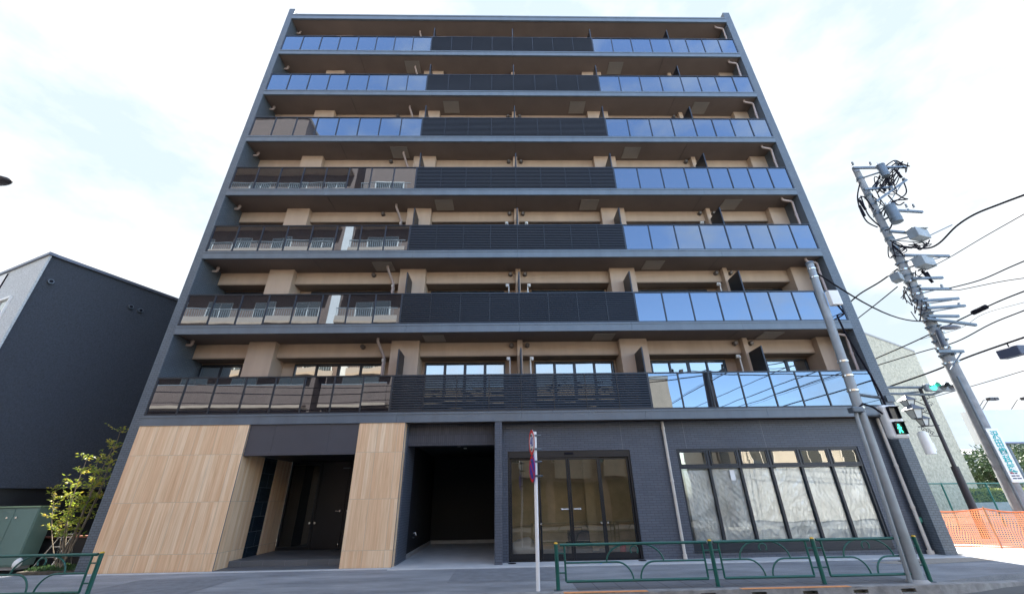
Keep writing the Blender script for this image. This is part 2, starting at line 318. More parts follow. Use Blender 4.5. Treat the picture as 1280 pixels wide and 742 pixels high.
# (flat surface: use x / y coordinates)
for nn in sl.node_tree.nodes:
    if nn.type == 'COMBXYZ': comb = nn
    if nn.type == 'SEPXYZ': sp_ = nn
for lk in list(sl.node_tree.links):
    if lk.to_node == comb: sl.node_tree.links.remove(lk)
sl.node_tree.links.new(sp_.outputs[0], comb.inputs[0]); sl.node_tree.links.new(sp_.outputs[1], comb.inputs[1])
obj('paving_strip', MB().poly([(12.2, -3.515, .004), (18.85, -3.515, .004), (18.85, -2.62, .004), (12.2, -2.62, .004)]), sl, kind='structure')
pm_ = mat('asphalt_patch', (.19, .20, .215), .85, bump=.7, bscale=140, var=.2, vscale=4)
obj('asphalt_patch', MB().poly([(9.6, -2.4, .004), (12.1, -2.35, .004), (12.1, -.62, .004), (9.6, -.6, .004)]).poly([(2.2, -3.4, .004), (4.6, -3.4, .004), (4.6, -1.2, .004), (2.3, -1.1, .004)]), pm_, kind='structure')
# private apron in front of the shop, garage floor
obj('apron', MB().box((7.86, -.32, -.1), (10.53, 6.0, .006)).box((10.53, -.32, -.1), (23.1, .75, .0062)), apron_m, kind='structure')
obj('apron_edge', MB().box((-.3, -.30, -.1), (7.86, -.16, .012)).box((7.86, -.47, -.1), (23.4, -.322, .013)), mat('edge_stone', (.5, .51, .51), .7, var=.1, vscale=4), kind='structure')
# warm block paving band on the side street corner
obj('block_paving', MB().poly([(20.6, -1.4, .005), (40, 2.0, .005), (40, 3.6, .005), (22.6, -.25, .005), (19.9, -.9, .005)]), mat('block_paver', (.30, .27, .23), .8, var=.22, vscale=14, bump=.5, bscale=40), kind='structure')
obj('concrete_path', MB().poly([(23.5, .1, .007), (60, 4.6, .007), (60, 8, .007), (23.5, 1.9, .007)]), apron_m, kind='structure')
# neighbour's plot left
obj('planting_strip', MB().box((-2.1, .35, -.1), (-.32, 1.7, .03)), mat('soil', (.09, .075, .055), .95, var=.4, vscale=12, bump=1, bscale=30), kind='structure')

# ------------------------------------------------------------------ the apartment building
W_ = 22.75; Z1 = 3.673; H = 2.9; G = 'apartment_building'
B = thing(G, 'large eight storey dark grey apartment building with glass balconies and timber tiled ground floor', 'apartment building', (11.4, 0, 0))
obj('side_wall', MB().box((-.29, 0, 0), (0, 12, 24.83)), wing_m, B, .012)
obj('side_wall', MB().box((W_, 0, 0), (W_+.35, 12, 24.83)), wing_m, B, .012)
obj('rear_wall', MB().box((0.003, 1.66, 3.9), (W_-.003, 11.95, 24.2)), beige_m, B)
# roof
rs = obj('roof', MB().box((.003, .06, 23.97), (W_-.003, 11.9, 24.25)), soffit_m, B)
obj('roof_fascia', MB().box((.003, -.03, 23.93), (W_-.003, .057, 24.27)).box((.003, -.05, 24.2), (W_-.003, -.03, 24.3)), fascia_m, rs, .01)
cols = [(1.98, 2.9), (6.9, 7.88), (14.94, 15.92), (22.05, 22.748)]
pils = [(11.31, 11.5), (19.38, 19.56)]
wins = [(.05, 1.5, 2), (3.35, 6.5, 4), (8.0, 10.88, 4), (11.95, 14.84, 4), (16.2, 18.95, 4), (20.45, 22.0, 2)]
hatch = {2: (8.43, 14.33, 20.24), 4: (8.45, 14.4, 20.3), 6: (8.45, 14.4, 20.3), 3: (6.33, 16.58), 5: (6.33, 16.58), 7: (6.37, 16.6)}
lx = [.03+i*(7.33-.03)/8 for i in range(9)]
rx = [15.43, 16.42, 17.41, 18.40, 19.39, 20.24, 21.08, 21.92, 22.72]
sx_ = [7.33+i*(15.43-7.33)/8 for i in range(9)]
top_glass = MB()
rg = random.Random(3)
for k in range(1, 8):
    f = Z1+H*(k-1); nf = f+H if k < 7 else 23.95    # this slab's underside, next slab's underside
    # slab + soffit
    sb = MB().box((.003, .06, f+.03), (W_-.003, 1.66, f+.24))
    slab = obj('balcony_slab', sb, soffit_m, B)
    fs_ = MB(); js = [.003, 3.79, 7.58, 11.37, 15.17, 18.96, W_-.003]
    for a, b in zip(js, js[1:]): fs_.box((a+.003, -.02, f), (b-.003, .05, f+.285)).box((a+.003, -.035, f+.235), (b-.003, -.0205, f+.295))
    fs_.box((.004, .0501, f+.004), (W_-.004, .058, f+.28)); obj('fascia', fs_, fascia_m, slab)
    if k > 1:
        for x in (3.9, 11.4, 18.9): obj('soffit_joint', MB().box((x-.008, .1, f+.024), (x+.008, 1.05, f+.031)), hatchf, slab)
    for hx in hatch.get(k, ()):
        hf = obj('ceiling_hatch', MB().box((hx-.36, .32, f+.005), (hx+.36, .36, f+.032)).box((hx-.36, .92, f+.005), (hx+.36, .96, f+.032)).box((hx-.36, .361, f+.005), (hx-.32, .919, f+.032)).box((hx+.32, .361, f+.005), (hx+.36, .919, f+.032)).box((hx-.319, .362, f+.012), (hx+.319, .918, f+.0315)), [hatch_m], slab)
    # recessed wall with columns, beam, pilasters
    wl_ = MB()
    for a, b in cols: wl_.box((a, .85, f+.24), (b, 1.655, nf+.03 if k < 7 else 23.97))
    for a, b in pils: wl_.box((a, .88, f+.24), (b, 1.655, nf+.03 if k < 7 else 23.97))
    ed = sorted([(0.003, 0.003)]+cols+pils)
    for (a0, a1), (b0, b1) in zip(ed, ed[1:]):
        if b0-a1 > .1: wl_.box((a1+.002, 1.1, nf-.46), (b0-.002, 1.65, nf+.028 if k < 7 else 23.968))
    obj('facade_wall', wl_, beige_m, B, .008)
    bt_ = MB()
    for (a0, a1), (b0, b1) in zip(ed, ed[1:]):
        if b0-a1 > .1: bt_.box((a1+.004, 1.09, nf-.50), (b0-.004, 1.645, nf-.461))
    obj('drip_trim', bt_, beige_dark, B)
    for a, b, np_ in wins:
        zt = nf-.56; zb = f+.30; fm = MB()
        fm.box((a, 1.56, zt-.06), (b, 1.658, zt)).box((a, 1.56, zb), (b, 1.658, zb+.07)).box((a, 1.56, zb+.071), (a+.05, 1.658, zt-.061)).box((b-.05, 1.56, zb+.071), (b, 1.658, zt-.061))
        for i in range(1, np_):
            xx = a+(b-a)*i/np_; ww = .05 if i == np_//2 else .032
            fm.box((xx-ww, 1.575, zb+.071), (xx+ww, 1.65, zt-.061))
        wo = obj('window', fm, frame_m, B)
        pm = MB()
        for i in range(np_):
            x0 = a+(b-a)*i/np_+.052; x1 = a+(b-a)*(i+1)/np_-.052; ty = rg.uniform(-.006, .006); tz = rg.uniform(-.006, .006)
            pm.poly([(x0, 1.61, zb+.07), (x1, 1.61+ty, zb+.07), (x1, 1.61+ty+tz, zt-.06), (x0, 1.61+tz, zt-.06)])
        obj('pane', pm, win_glass, wo)
    # balustrade
    fr = MB(); zt = f+1.46
    fr.box((.01, -.01, zt-.035), (W_-.01, .055, zt)).box((.01, .0, f+.31), (W_-.01, .045, f+.345))
    for x in lx[:-1]+rx[1:]: fr.box((x-.02, -.004, f+.287), (x+.02, .044, zt-.036))
    for x in (7.33, 15.43): fr.box((x-.03, -.006, f+.287), (x+.03, .05, zt-.036))
    for x in sx_[1:-1]: fr.box((x-.02, .002, f+.286), (x+.02, .04, f+.311))
    rail = obj('balcony_railing', fr, frame_m, B)
    for xs in (lx, rx):
        for a, b in zip(xs, xs[1:]):
            mb = top_glass if k == 7 else MB()
            t1 = rg.uniform(-.003, .003); t2 = rg.uniform(-.002, .002)
            i = len(mb.v)
            y0, y1, y2, y3 = .018, .018+t1, .018+t1+t2, .018+t2
            mb.v += [(a+.02, y0, f+.347), (b-.02, y1, f+.347), (b-.02, y2, zt-.037), (a+.02, y3, zt-.037), (a+.02, y0+.008, f+.347), (b-.02, y1+.008, f+.347), (b-.02, y2+.008, zt-.037), (a+.02, y3+.008, zt-.037)]
            for q in ((0, 1, 2, 3), (7, 6, 5, 4), (0, 4, 5, 1), (1, 5, 6, 2), (2, 6, 7, 3), (3, 7, 4, 0)): mb.f.append([i+j for j in q]); mb.sm.append(False)
            if k < 7: obj('glass_panel', mb, bal_glass, rail)
    if k == 7: obj('glass_panel', top_glass, bal_glass, rail, kind='stuff')
    lv = MB(); ns = 15
    for i in range(ns):
        z = f+.37+i*(1.46-.42)/(ns-1)
        lv.obox(((7.33+15.43)/2, .02, z), ((15.43-7.33)/2-.032, 0, 0), (0, .022, -.006), (0, .006, .0255))
    for x in sx_[1:-1]: lv.box((x-.014, -.014, f+.347), (x+.014, -.004, zt-.037))
    obj('louver_screen', lv, slat_m, rail)
    # partitions
    for x in (7.39, 11.405, 15.43, 19.47):
        pt = MB().box((x-.02, .10, f+.30), (x+.02, .845, f+2.36))
        po = obj('balcony_partition', pt, frame_m if x < 19 else frame_m, B)
        obj('board', MB().box((x-.024, .14, f+.34), (x+.024, .81, f+2.32)), mat_part if 'mat_part' in globals() else slat_m, po)
    # vents and brackets
    for x in (5.86, 11.12, 11.68, 19.18, 19.76):
        vc = MB().cyl((x, 1.098, nf-.12), (x, .97, nf-.12), .085, .075, 14).cyl((x, .97, nf-.12), (x, .955, nf-.125), .06, .05, 14)
        obj('vent_cap', vc, vent_m, B)
    for x, s in ((6.64, 1), (11.0, 1), (11.82, -1), (19.17, 1)):
        bk = MB().box((x-.06, 1.02, nf-.66), (x+.06, 1.09, nf-.55)).tube([(x, 1.03, nf-.6), (x-.0*s, .96, nf-.62), (x, .95, nf-.7)], .035, 8).tube([(x+.05*s, 1.06, nf-.66), (x+.05*s, 1.06, nf-1.6)], .028, 8)
        obj('pipe_cover', bk, white_m if x != 6.64 else pipew, B)
    # drainpipes
    pz = f
    if k > 1:
        obj('drainpipe', MB().tube([(.17, .66, f+.03), (.17, .66, f-.10), (.14, .66, f-.14), (.004, .66, f-.14)], .048, 10).cyl((.17, .66, f+.0), (.17, .66, f-.03), .062), pipe_m, B)
        obj('drainpipe', MB().tube([(6.5, .60, f+.03), (6.5, .60, f-.08), (6.53, .66, f-.16), (6.62, .93, f-.42), (6.66, .99, f-.52), (6.66, 1.0, f-1.2), (6.66, 1.0, f-H+.25)], .048, 10).cyl((6.66, 1.0, f-.8), (6.66, 1.0, f-.86), .06).cyl((6.66, 1.0, f-1.3), (6.66, 1.0, f-1.36), .06), pipe_m, B)
        obj('drainpipe', MB().tube([(22.24, .22, f+.03), (22.24, .22, f-.06), (22.28, .22, f-.10), (22.58, .24, f-.14), (22.64, .26, f-.18), (22.64, .3, f-.8), (22.64, .3, f-H+.25)], .046, 10).cyl((22.64, .3, f-.75), (22.64, .3, f-.81), .06), pipe_m, B)
fT = 23.95
obj('drainpipe', MB().tube([(.17, .66, fT+.03), (.17, .66, fT-.10), (.14, .66, fT-.14), (.004, .66, fT-.14)], .048, 10), pipe_m, B)
obj('drainpipe', MB().tube([(6.5, .60, fT+.03), (6.5, .60, fT-.08), (6.62, .93, fT-.42), (6.66, 1.0, fT-.6), (6.66, 1.0, fT-H+.25)], .048, 10), pipe_m, B)
obj('drainpipe', MB().tube([(22.24, .22, fT+.03), (22.24, .22, fT-.06), (22.28, .22, fT-.10), (22.58, .24, fT-.14), (22.64, .26, fT-.18), (22.64, .3, fT-H+.25)], .046, 10), pipe_m, B)

# ---- ground floor
zc = Z1-.002
obj('timber_wall', MB().box((.003, .0, 0), (3.24, 1.25, zc)), timber_m, B)
obj('timber_wall', MB().box((6.49, .0, 0), (7.86, .25, zc)), timber_m, B)
for x_ in (3.232, 7.852): obj('corner_bead', MB().box((x_, -.006, 0), (x_+.014, .008, zc)), galv, B)
cp = MB()
for a, b in ((3.25, 4.0), (4.006, 5.62), (5.626, 6.486)): cp.box((a, .03, 2.80), (b, .09, zc))
obj('canopy_panel', cp, panel_m, B, .004)
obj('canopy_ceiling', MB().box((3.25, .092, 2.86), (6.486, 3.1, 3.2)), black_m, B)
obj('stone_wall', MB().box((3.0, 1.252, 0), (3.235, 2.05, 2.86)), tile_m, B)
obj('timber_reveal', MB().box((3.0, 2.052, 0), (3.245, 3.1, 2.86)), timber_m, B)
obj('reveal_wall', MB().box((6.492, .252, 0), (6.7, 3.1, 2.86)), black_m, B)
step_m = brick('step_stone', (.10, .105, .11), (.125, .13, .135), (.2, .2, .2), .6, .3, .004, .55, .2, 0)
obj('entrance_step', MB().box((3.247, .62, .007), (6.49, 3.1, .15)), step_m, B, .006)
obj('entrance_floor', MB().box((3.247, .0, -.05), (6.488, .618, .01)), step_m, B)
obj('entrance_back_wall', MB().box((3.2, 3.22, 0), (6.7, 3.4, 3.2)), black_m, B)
ed_ = obj('entrance_door', MB().box((4.36, 3.12, .16), (5.31, 3.17, 2.84)), black_m, B); obj('handle', MB().cyl((5.2, 3.05, 1.28), (5.06, 3.05, 1.28), .018).cyl((5.2, 3.12, 1.28), (5.2, 3.04, 1.28), .034), steel_m, ed_)
ed_ = obj('entrance_door', MB().box((5.325, 3.12, .16), (6.3, 3.17, 2.84)), black_m, B); obj('handle', MB().cyl((5.45, 3.05, 1.28), (5.59, 3.05, 1.28), .018).cyl((5.45, 3.12, 1.28), (5.45, 3.04, 1.28), .034), steel_m, ed_)
obj('keyhole', MB().cyl((5.28, 3.12, .3), (5.28, 3.108, .3), .02), steel_m, ed_)
ef = obj('side_light', MB().box((3.25, 3.1, .151), (3.31, 3.18, 2.85)).box((4.26, 3.1, .151), (4.355, 3.18, 2.85)).box((3.311, 3.1, .151), (4.259, 3.18, .25)).box((3.311, 3.1, 2.76), (4.259, 3.18, 2.85)), black_m, B)
obj('pane', MB().poly([(3.31, 3.14, .25), (4.26, 3.14, .25), (4.26, 3.14, 2.76), (3.31, 3.14, 2.76)]), ent_glass, ef)
obj('lock', MB().cyl((4.24, 3.1, .93), (4.24, 3.07, .93), .035).cyl((4.40, 3.12, .93), (4.40, 3.09, .93), .035), steel_m, ef)
obj('door_closer', MB().box((5.1, 3.06, 2.62), (5.35, 3.1, 2.65)), galv, B)
# garage bay
obj('garage_side_wall', MB().box((7.64, .252, 0), (7.9, 1.5, zc)), dbrick, B)
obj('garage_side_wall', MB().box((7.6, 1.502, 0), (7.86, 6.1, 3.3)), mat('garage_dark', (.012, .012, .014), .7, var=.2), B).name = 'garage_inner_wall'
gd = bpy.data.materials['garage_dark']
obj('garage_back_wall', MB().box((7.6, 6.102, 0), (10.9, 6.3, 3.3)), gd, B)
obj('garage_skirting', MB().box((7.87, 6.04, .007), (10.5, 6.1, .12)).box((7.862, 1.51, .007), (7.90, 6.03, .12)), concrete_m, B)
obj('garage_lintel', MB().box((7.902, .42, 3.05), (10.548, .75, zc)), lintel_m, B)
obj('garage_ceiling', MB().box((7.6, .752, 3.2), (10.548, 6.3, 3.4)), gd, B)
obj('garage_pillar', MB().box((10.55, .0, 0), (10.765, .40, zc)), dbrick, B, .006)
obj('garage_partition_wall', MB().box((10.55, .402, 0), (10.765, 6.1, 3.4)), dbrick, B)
obj('garage_tap', MB().tube([(7.89, 2.3, .62), (7.98, 2.3, .64), (8.0, 2.3, .56)], .015, 8).tube([(7.89, 2.3, .5), (7.95, 2.3, .5)], .012, 8), steel_m, B)
obj('garage_light', MB().cyl((9.3, 1.9, 3.199), (9.3, 1.9, 3.17), .06).cyl((9.45, 2.6, 3.199), (9.45, 2.6, 3.17), .06), white_m, B)
# brick front wall, openings for the sliding doors and the shop window
YW = .4
bw = MB()
bw.box((10.767, YW, 0), (10.93, .62, 2.85)).box((10.767, YW, 2.85), (W_-.003, .62, zc))
bw.box((14.65, YW, 0), (16.08, .62, 2.85)).box((16.081, YW, 0), (21.74, .62, .14)).box((21.741, YW, 0), (W_-.003, .62, 2.85))
obj('front_wall', bw, dbrick, B)
jn = MB()
for x in (14.45, 16.42, 18.9): jn.box((x-.006, YW-.003, 2.86 if x != 16.42 else 2.86), (x+.006, YW+.001, zc))
obj('wall_joint', jn, mat('sealant', (.16, .17, .19), .6), B)
# sliding door set
dx = [10.93, 11.83, 12.74, 13.68, 14.65]
fm = MB().box((10.932, YW+.03, 2.66), (14.648, .60, 2.848)).box((10.932, YW+.04, .01), (10.99, .58, 2.658)).box((14.59, YW+.04, .01), (14.648, .58, 2.658)).box((10.991, YW+.04, .01), (14.589, .58, .03))
dfr = obj('shopfront_frame', fm, black_m, B)
obj('sensor', MB().box((12.65, YW+.0, 2.74), (12.92, YW+.029, 2.80)), insul, dfr)
for i in range(4):
    a, b = dx[i], dx[i+1]; a += .062 if i == 0 else .004; b -= .062 if i == 3 else .004
    y0 = YW+(.06 if i in (1, 2) else .11); lf = .055
    m_ = MB().box((a, y0, .035), (a+lf, y0+.04, 2.655)).box((b-lf, y0, .035), (b, y0+.04, 2.655)).box((a+lf+.001, y0, .035), (b-lf-.001, y0+.04, .19)).box((a+lf+.001, y0, 2.6), (b-lf-.001, y0+.04, 2.655))
    dr = obj('sliding_door', m_, black_m, B)
    obj('pane', MB().poly([(a+lf, y0+.02, .19), (b-lf, y0+.02, .19), (b-lf, y0+.022, 2.6), (a+lf, y0+.023, 2.6)]), door_glass, dr)
    if i == 1: obj('handle', MB().cyl((b-.07, y0-.05, 1.27), (b-.26, y0-.05, 1.27), .016).sphere((b-.26, y0-.05, 1.27), .032).cyl((b-.22, y0+.02, 1.27), (b-.22, y0-.05, 1.27), .012), steel_m, dr)
    if i == 2: obj('handle', MB().cyl((a+.07, y0-.05, 1.27), (a+.26, y0-.05, 1.27), .016).sphere((a+.26, y0-.05, 1.27), .032).cyl((a+.22, y0+.02, 1.27), (a+.22, y0-.05, 1.27), .012), steel_m, dr)
    if i == 1: obj('lock', MB().cyl((a+.03, y0+.02, .91), (a+.03, y0-.02, .91), .03), steel_m, dr)
    if i == 2: obj('lock', MB().cyl((b-.09, y0+.02, .91), (b-.09, y0-.02, .91), .03), steel_m, dr)
    if i == 3: obj('lock', MB().cyl((a+.1, y0+.02, .91), (a+.1, y0-.02, .91), .03), steel_m, dr)
# shop interior
int_m = mat('raw_board', (.72, .58, .36), .8, var=.18, vscale=2.0)
obj('shop_interior_wall', MB().box((10.77, 3.3, .01), (15.6, 3.45, 3.3)).box((15.45, .64, .01), (15.6, 3.29, 3.3)).box((13.6, 2.7, .01), (13.9, 3.0, 3.3)), int_m, B)
obj('shop_interior_floor', MB().box((10.77, .63, -.05), (22.7, 5.0, .012)), mat('raw_floor', (.30, .25, .18), .8, var=.2), B)
obj('shop_interior_ceiling', MB().box((10.77, .63, 3.3), (22.7, 5.15, 3.4)), mat('raw_ceiling', (.2, .18, .15), .8, var=.2), B)
obj('showroom_wall', MB().box((15.62, 3.6, .01), (22.7, 3.75, 3.3)), mat('plaster_board', (.55, .54, .48), .8, var=.12, vscale=1.3), B)
# shop window
mx_ = [16.082]+[16.082+i*(21.738-16.082)/6 for i in range(1, 6)]+[21.738]
fm = MB().box((16.082, YW+.02, 2.79), (21.738, .56, 2.848)).box((16.082, YW+.02, 2.29), (21.738, .56, 2.36)).box((16.082, YW+.0, .142), (21.738, .56, .36)).box((16.082, YW-.03, .142), (21.738, YW-.001, .17))
for i, x in enumerate(mx_):
    a = x if i == 0 else x-.035; b = x+.06 if i == 0 else x+.035
    if i == 6: a, b = x-.06, x
    fm.box((a, YW+.03, .361), (b, .55, 2.289)); fm.box((a, YW+.025, 2.361), (b, .55, 2.789))
for i in range(6):   # hopper sashes
    a, b = mx_[i]+.07, mx_[i+1]-.045
    fm.box((a, YW+.035, 2.365), (b, YW+.075, 2.41)).box((a, YW+.035, 2.745), (b, YW+.075, 2.785)).box((a, YW+.035, 2.411), (a+.035, YW+.075, 2.744)).box((b-.035, YW+.035, 2.411), (b, YW+.075, 2.744))
swin = obj('shop_window', fm, frame_m, B)
film_m = bpy.data.materials.new('masking_film'); film_m.use_nodes = True
n = film_m.node_tree.nodes; l = film_m.node_tree.links; b_ = n['Principled BSDF']
b_.inputs['Base Color'].default_value = (.78, .85, .88, 1); b_.inputs['Roughness'].default_value = .3; b_.inputs['Specular IOR Level'].default_value = .9
gf = n.new('ShaderNodeBsdfGlossy'); gf.inputs['Roughness'].default_value = .3; gf.inputs[0].default_value = (.85, .9, .92, 1); mf = n.new('ShaderNodeMixShader'); mf.inputs[0].default_value = .28; l.new(b_.outputs[0], mf.inputs[1]); l.new(gf.outputs[0], mf.inputs[2])
tr = n.new('ShaderNodeBsdfTransparent'); ms = n.new('ShaderNodeMixShader'); l.new(mf.outputs[0], ms.inputs[1]); l.new(tr.outputs[0], ms.inputs[2]); l.new(ms.outputs[0], n['Material Output'].inputs[0])
g = n.new('ShaderNodeNewGeometry'); t = n.new('ShaderNodeTexNoise'); t.inputs['Scale'].default_value = 1.5; t.inputs['Detail'].default_value = 3; t.inputs['Distortion'].default_value = 1.0; l.new(g.outputs['Position'], t.inputs['Vector'])
mr2 = n.new('ShaderNodeMapRange'); mr2.inputs[1].default_value = .35; mr2.inputs[2].default_value = .65; mr2.inputs[3].default_value = .34; mr2.inputs[4].default_value = .12; l.new(t.outputs['Fac'], mr2.inputs[0]); l.new(mr2.outputs[0], ms.inputs[0])
def film_sheet(x0, x1, z0, z1, y, seed):
    mb = MB(); nx, nz_ = 60, 110; rr = random.Random(seed)
    fx, fz = rr.uniform(-.3, .3), rr.uniform(3, 6); cx, cz = rr.uniform(x0, x1), rr.uniform(z0, z1)
    waves = [(rr.uniform(4, 60)*rr.choice((-1, 1)), rr.uniform(-40, 40), rr.uniform(0, 6), rr.uniform(.001, .0036)) for _ in range(14)]
    for j in range(nz_+1):
        for i in range(nx+1):
            x = x0+(x1-x0)*i/nx; z = z0+(z1-z0)*j/nz_
            d = sum(abs(math.sin((a*x+b*z)*.5+p))**.6*A for a, b, p, A in waves)
            rad = math.hypot(x-cx, z-cz); an = math.atan2(z-cz, x-cx); d += .01*math.sin(an*9+fz)*min(1, rad)
            mb.v.append((x, y+d+rr.uniform(-.0006, .0006), z))
    for j in range(nz_):
        for i in range(nx):
            a = j*(nx+1)+i; mb.f.append([a, a+1, a+nx+2, a+nx+1]); mb.sm.append(True)
    return mb
for i in range(6):
    a = mx_[i]+.07; b = mx_[i+1]-.04
    obj('pane', MB().poly([(a-.03, YW+.09, .36), (b+.02, YW+.09, .36), (b+.02, YW+.092, 2.29), (a-.03, YW+.093, 2.29)]), shop_glass, swin)
    obj('top_pane', MB().poly([(a+.02, YW+.055, 2.40), (b-.02, YW+.055, 2.40), (b-.02, YW+.057, 2.75), (a+.02, YW+.056, 2.75)]), door_glass, swin)
    obj('masking_film', film_sheet(a-.03+(.12 if i == 0 else 0), b+.02, .37, 2.27 if i else 2.24, YW+.105, 40+i), film_m, swin)
# white strip standing in for a signboard's reflection in the second pane
st = obj('reflection_strip', MB().box((17.62, YW+.084, 1.95), (17.76, YW+.089, 2.24)), white_m, swin)
# rain pipes at street level
obj('drainpipe', MB().tube([(15.77, .33, zc-.02), (15.77, .33, 0.07)], .042, 12).cyl((15.77, .33, 3.5), (15.77, .33, 3.42), .052).cyl((15.77, .33, 2.0), (15.77, .33, 1.93), .052).cyl((15.77, .33, .12), (15.77, .33, .0), .055), pipew, B)
obj('drainpipe', MB().tube([(22.6, .27, zc-.02), (22.6, .27, .3), (22.6, .27, .07)], .045, 12).cyl((22.6, .27, 2.3), (22.6, .27, 2.23), .056).cyl((22.6, .27, 1.2), (22.6, .27, 1.13), .056).cyl((22.6, .27, .1), (22.6, .27, .0), .08), pipew, B)
obj('outside_tap', MB().tube([(22.74, .34, .75), (22.66, .34, .75), (22.64, .34, .62)], .018, 8).box((22.67, .28, .78), (22.74, .38, .9)), mat('tap_green', (.1, .35, .25), .4), B)

# plastic bag and clutter inside the doors
def blob(name, c, r, sc, m, label, cat, seed):
    mb = MB().sphere(c, r, 20, sc); rr = random.Random(seed)
    w_ = [(rr.uniform(-25, 25), rr.uniform(-25, 25), rr.uniform(-25, 25), rr.uniform(0, 6)) for _ in range(7)]
    mb.v = [tuple(Vector(c)+(Vector(v)-Vector(c))*(1+.05*sum(math.sin(a*v[0]+b*v[1]+d*v[2]+p) for a, b, d, p in w_))) for v in mb.v]
    return tag(obj(name, mb, m), label, cat)
bagm = mat('bag_white', (.78, .8, .8), .35, bump=.4, bscale=25)
blob('plastic_bag', (11.38, .88, .27), .29, (1.25, .7, .95), bagm, 'crumpled white plastic bag on the shop floor behind the leftmost glass door', 'plastic bag', 5)
t_ = thing('tool_case', 'dark blue tool case on the shop floor seen through the third glass door', 'tool case', (13.15, 2.2, .012))
obj('case_body', MB().box((12.85, 2.0, .3), (13.5, 2.4, .62)), mat('case_blue', (.05, .06, .12), .5), t_, .03)
obj('handle', MB().tube([(13.05, 2.2, .62), (13.05, 2.2, .70), (13.3, 2.2, .70), (13.3, 2.2, .62)], .015), insul, t_)
obj('base', MB().box((12.8, 1.95, .012), (13.55, 2.45, .298)), mat('crate', (.12, .1, .08), .7), t_)
t_ = thing('paint_can', 'small red and yellow tin on the shop floor behind the rightmost glass door', 'tin', (14.25, 1.0, .012))
obj('body', MB().cyl((14.25, 1.0, .012), (14.25, 1.0, .34), .09, n=20), red_m, t_); obj('lid', MB().cyl((14.25, 1.0, .34), (14.25, 1.0, .37), .095, n=20), yellow_m, t_)

# ------------------------------------------------------------------ neighbour on the left
def prism_faces(name, base, z0, z1, m, parent, bev=0): return obj(name, MB().prism(base, z1, z0), m, parent, bev)
stucco_dark = mat('dark_stucco', (.042, .050, .064), .75, var=.32, vscale=24, bump=1.0, bscale=42, detail=3)
stucco_lit = mat('lit_grey_stucco', (.52, .55, .56), .85, var=.3, vscale=26, bump=1.0, bscale=40, detail=3)  # pale colour carries the sun and sky light on the street face
c0 = Vector((-5.1, -.18)); d1 = Vector((1.7, 3.58)).normalized(); d2 = Vector((-3.05, 1.35)).normalized()
NB = thing('house', 'dark stucco neighbouring building with pale grey street face toned for skylight on the left', 'building', (c0.x, c0.y, 0))
c1 = c0+d1*7.6; c3 = c0+d2*9; c2 = c3+d1*7.6
prism_faces('wall', [c0+d2*.04, c1+d2*.04, c2, c3][::1], 2.1, 9.5, stucco_dark, NB)
# street face skin
def oslab(name, p, q, off, th, z0, z1, m, parent):
    p, q = Vector(p), Vector(q); d = (q-p).normalized(); nn = Vector((d.y, -d.x))
    a, b = p+nn*off, q+nn*off
    return obj(name, MB().prism([a, b, b-nn*th, a-nn*th], z1, z0), m, parent)
oslab('street_wall', c3, c0, .06, .059, 2.1, 9.5, stucco_lit, NB)
oslab('coping', c3, c0+(c0-c3).normalized()*.08, .12, .2, 9.5, 9.6, mat('coping_metal', (.12, .13, .16), .4, .4), NB)
cope = bpy.data.materials['coping_metal']
oslab('coping', c0, c1, .06, .2, 9.502, 9.602, cope, NB)
prism_faces('lower_wall', [c0+d1*.25+d2*.25, c1+d2*.25, c2, c3+d1*.25], 0, 2.098, mat('black_cladding', (.010, .011, .014), .4, var=.2), NB)
# vents on the side wall: px positions solved on the wall plane
def on_wall(px, py):
    d = (px-640)/FPX*AX_R-(py-371)/FPX*AX_U+AX_F; nn = Vector((d1.y, -d1.x)); o = Vector((CAM[0], CAM[1]))
    t = (c0-o).dot(nn)/Vector((d[0], d[1])).dot(nn); return Vector(CAM+t*d)
nrm = Vector((d1.y, -d1.x, 0))
for px_, py_ in ((63, 352), (163, 383.5), (175, 388)):
    p = on_wall(px_, py_)
    o_ = obj('vent_cap', MB().cyl(p-nrm*.02, p+nrm*.07, .095, .08, 16), galv, NB); obj('opening', MB().cyl(p+nrm*.0701, p+nrm*.073, .055, n=14), insul, o_)
wd = (c3-c0).normalized(); wn = Vector((-wd.y, wd.x)); wn = wn if wn.y < 0 else -wn
def on_street(px, py):
    d = (px-640)/FPX*AX_R-(py-371)/FPX*AX_U+AX_F; o = Vector((CAM[0], CAM[1]))
    t = (c0-o).dot(wn)/Vector((d[0], d[1])).dot(wn); return Vector(CAM+t*d)
wr_ = on_street(19, 372); sw_ = (Vector((wr_.x, wr_.y))-c0).dot(wd)
for s0, zz in ((sw_, wr_.z),):
    a = c0+wd*s0; b = c0+wd*(s0+1.6); nn3 = Vector((wn.x, wn.y, 0)); wd3 = Vector((wd.x, wd.y, 0))
    ctr = Vector(((a.x+b.x)/2, (a.y+b.y)/2, zz-.62))
    fo = MB()
    fo.obox(ctr+nn3*.08+Vector((0, 0, .62)), wd3*.8, nn3*.05, (0, 0, .04)).obox(ctr+nn3*.08-Vector((0, 0, .62)), wd3*.8, nn3*.05, (0, 0, .04))
    for q in (-.78, 0, .78): fo.obox(ctr+nn3*.08+wd3*q, wd3*.03, nn3*.04, (0, 0, .58))
    wo = obj('window', fo, white_m, NB); obj('pane', MB().obox(ctr+nn3*.07, wd3*.76, nn3*.004, (0, 0, .58)), win_glass, wo)
sb0 = (Vector(at(18, 341, 'z', 9.5)[:2])-c0).dot(wd)
oslab('trim', c0+wd*(sb0+.05), c0+wd*sb0, .09, .06, 2.2, 9.4, insul, NB)
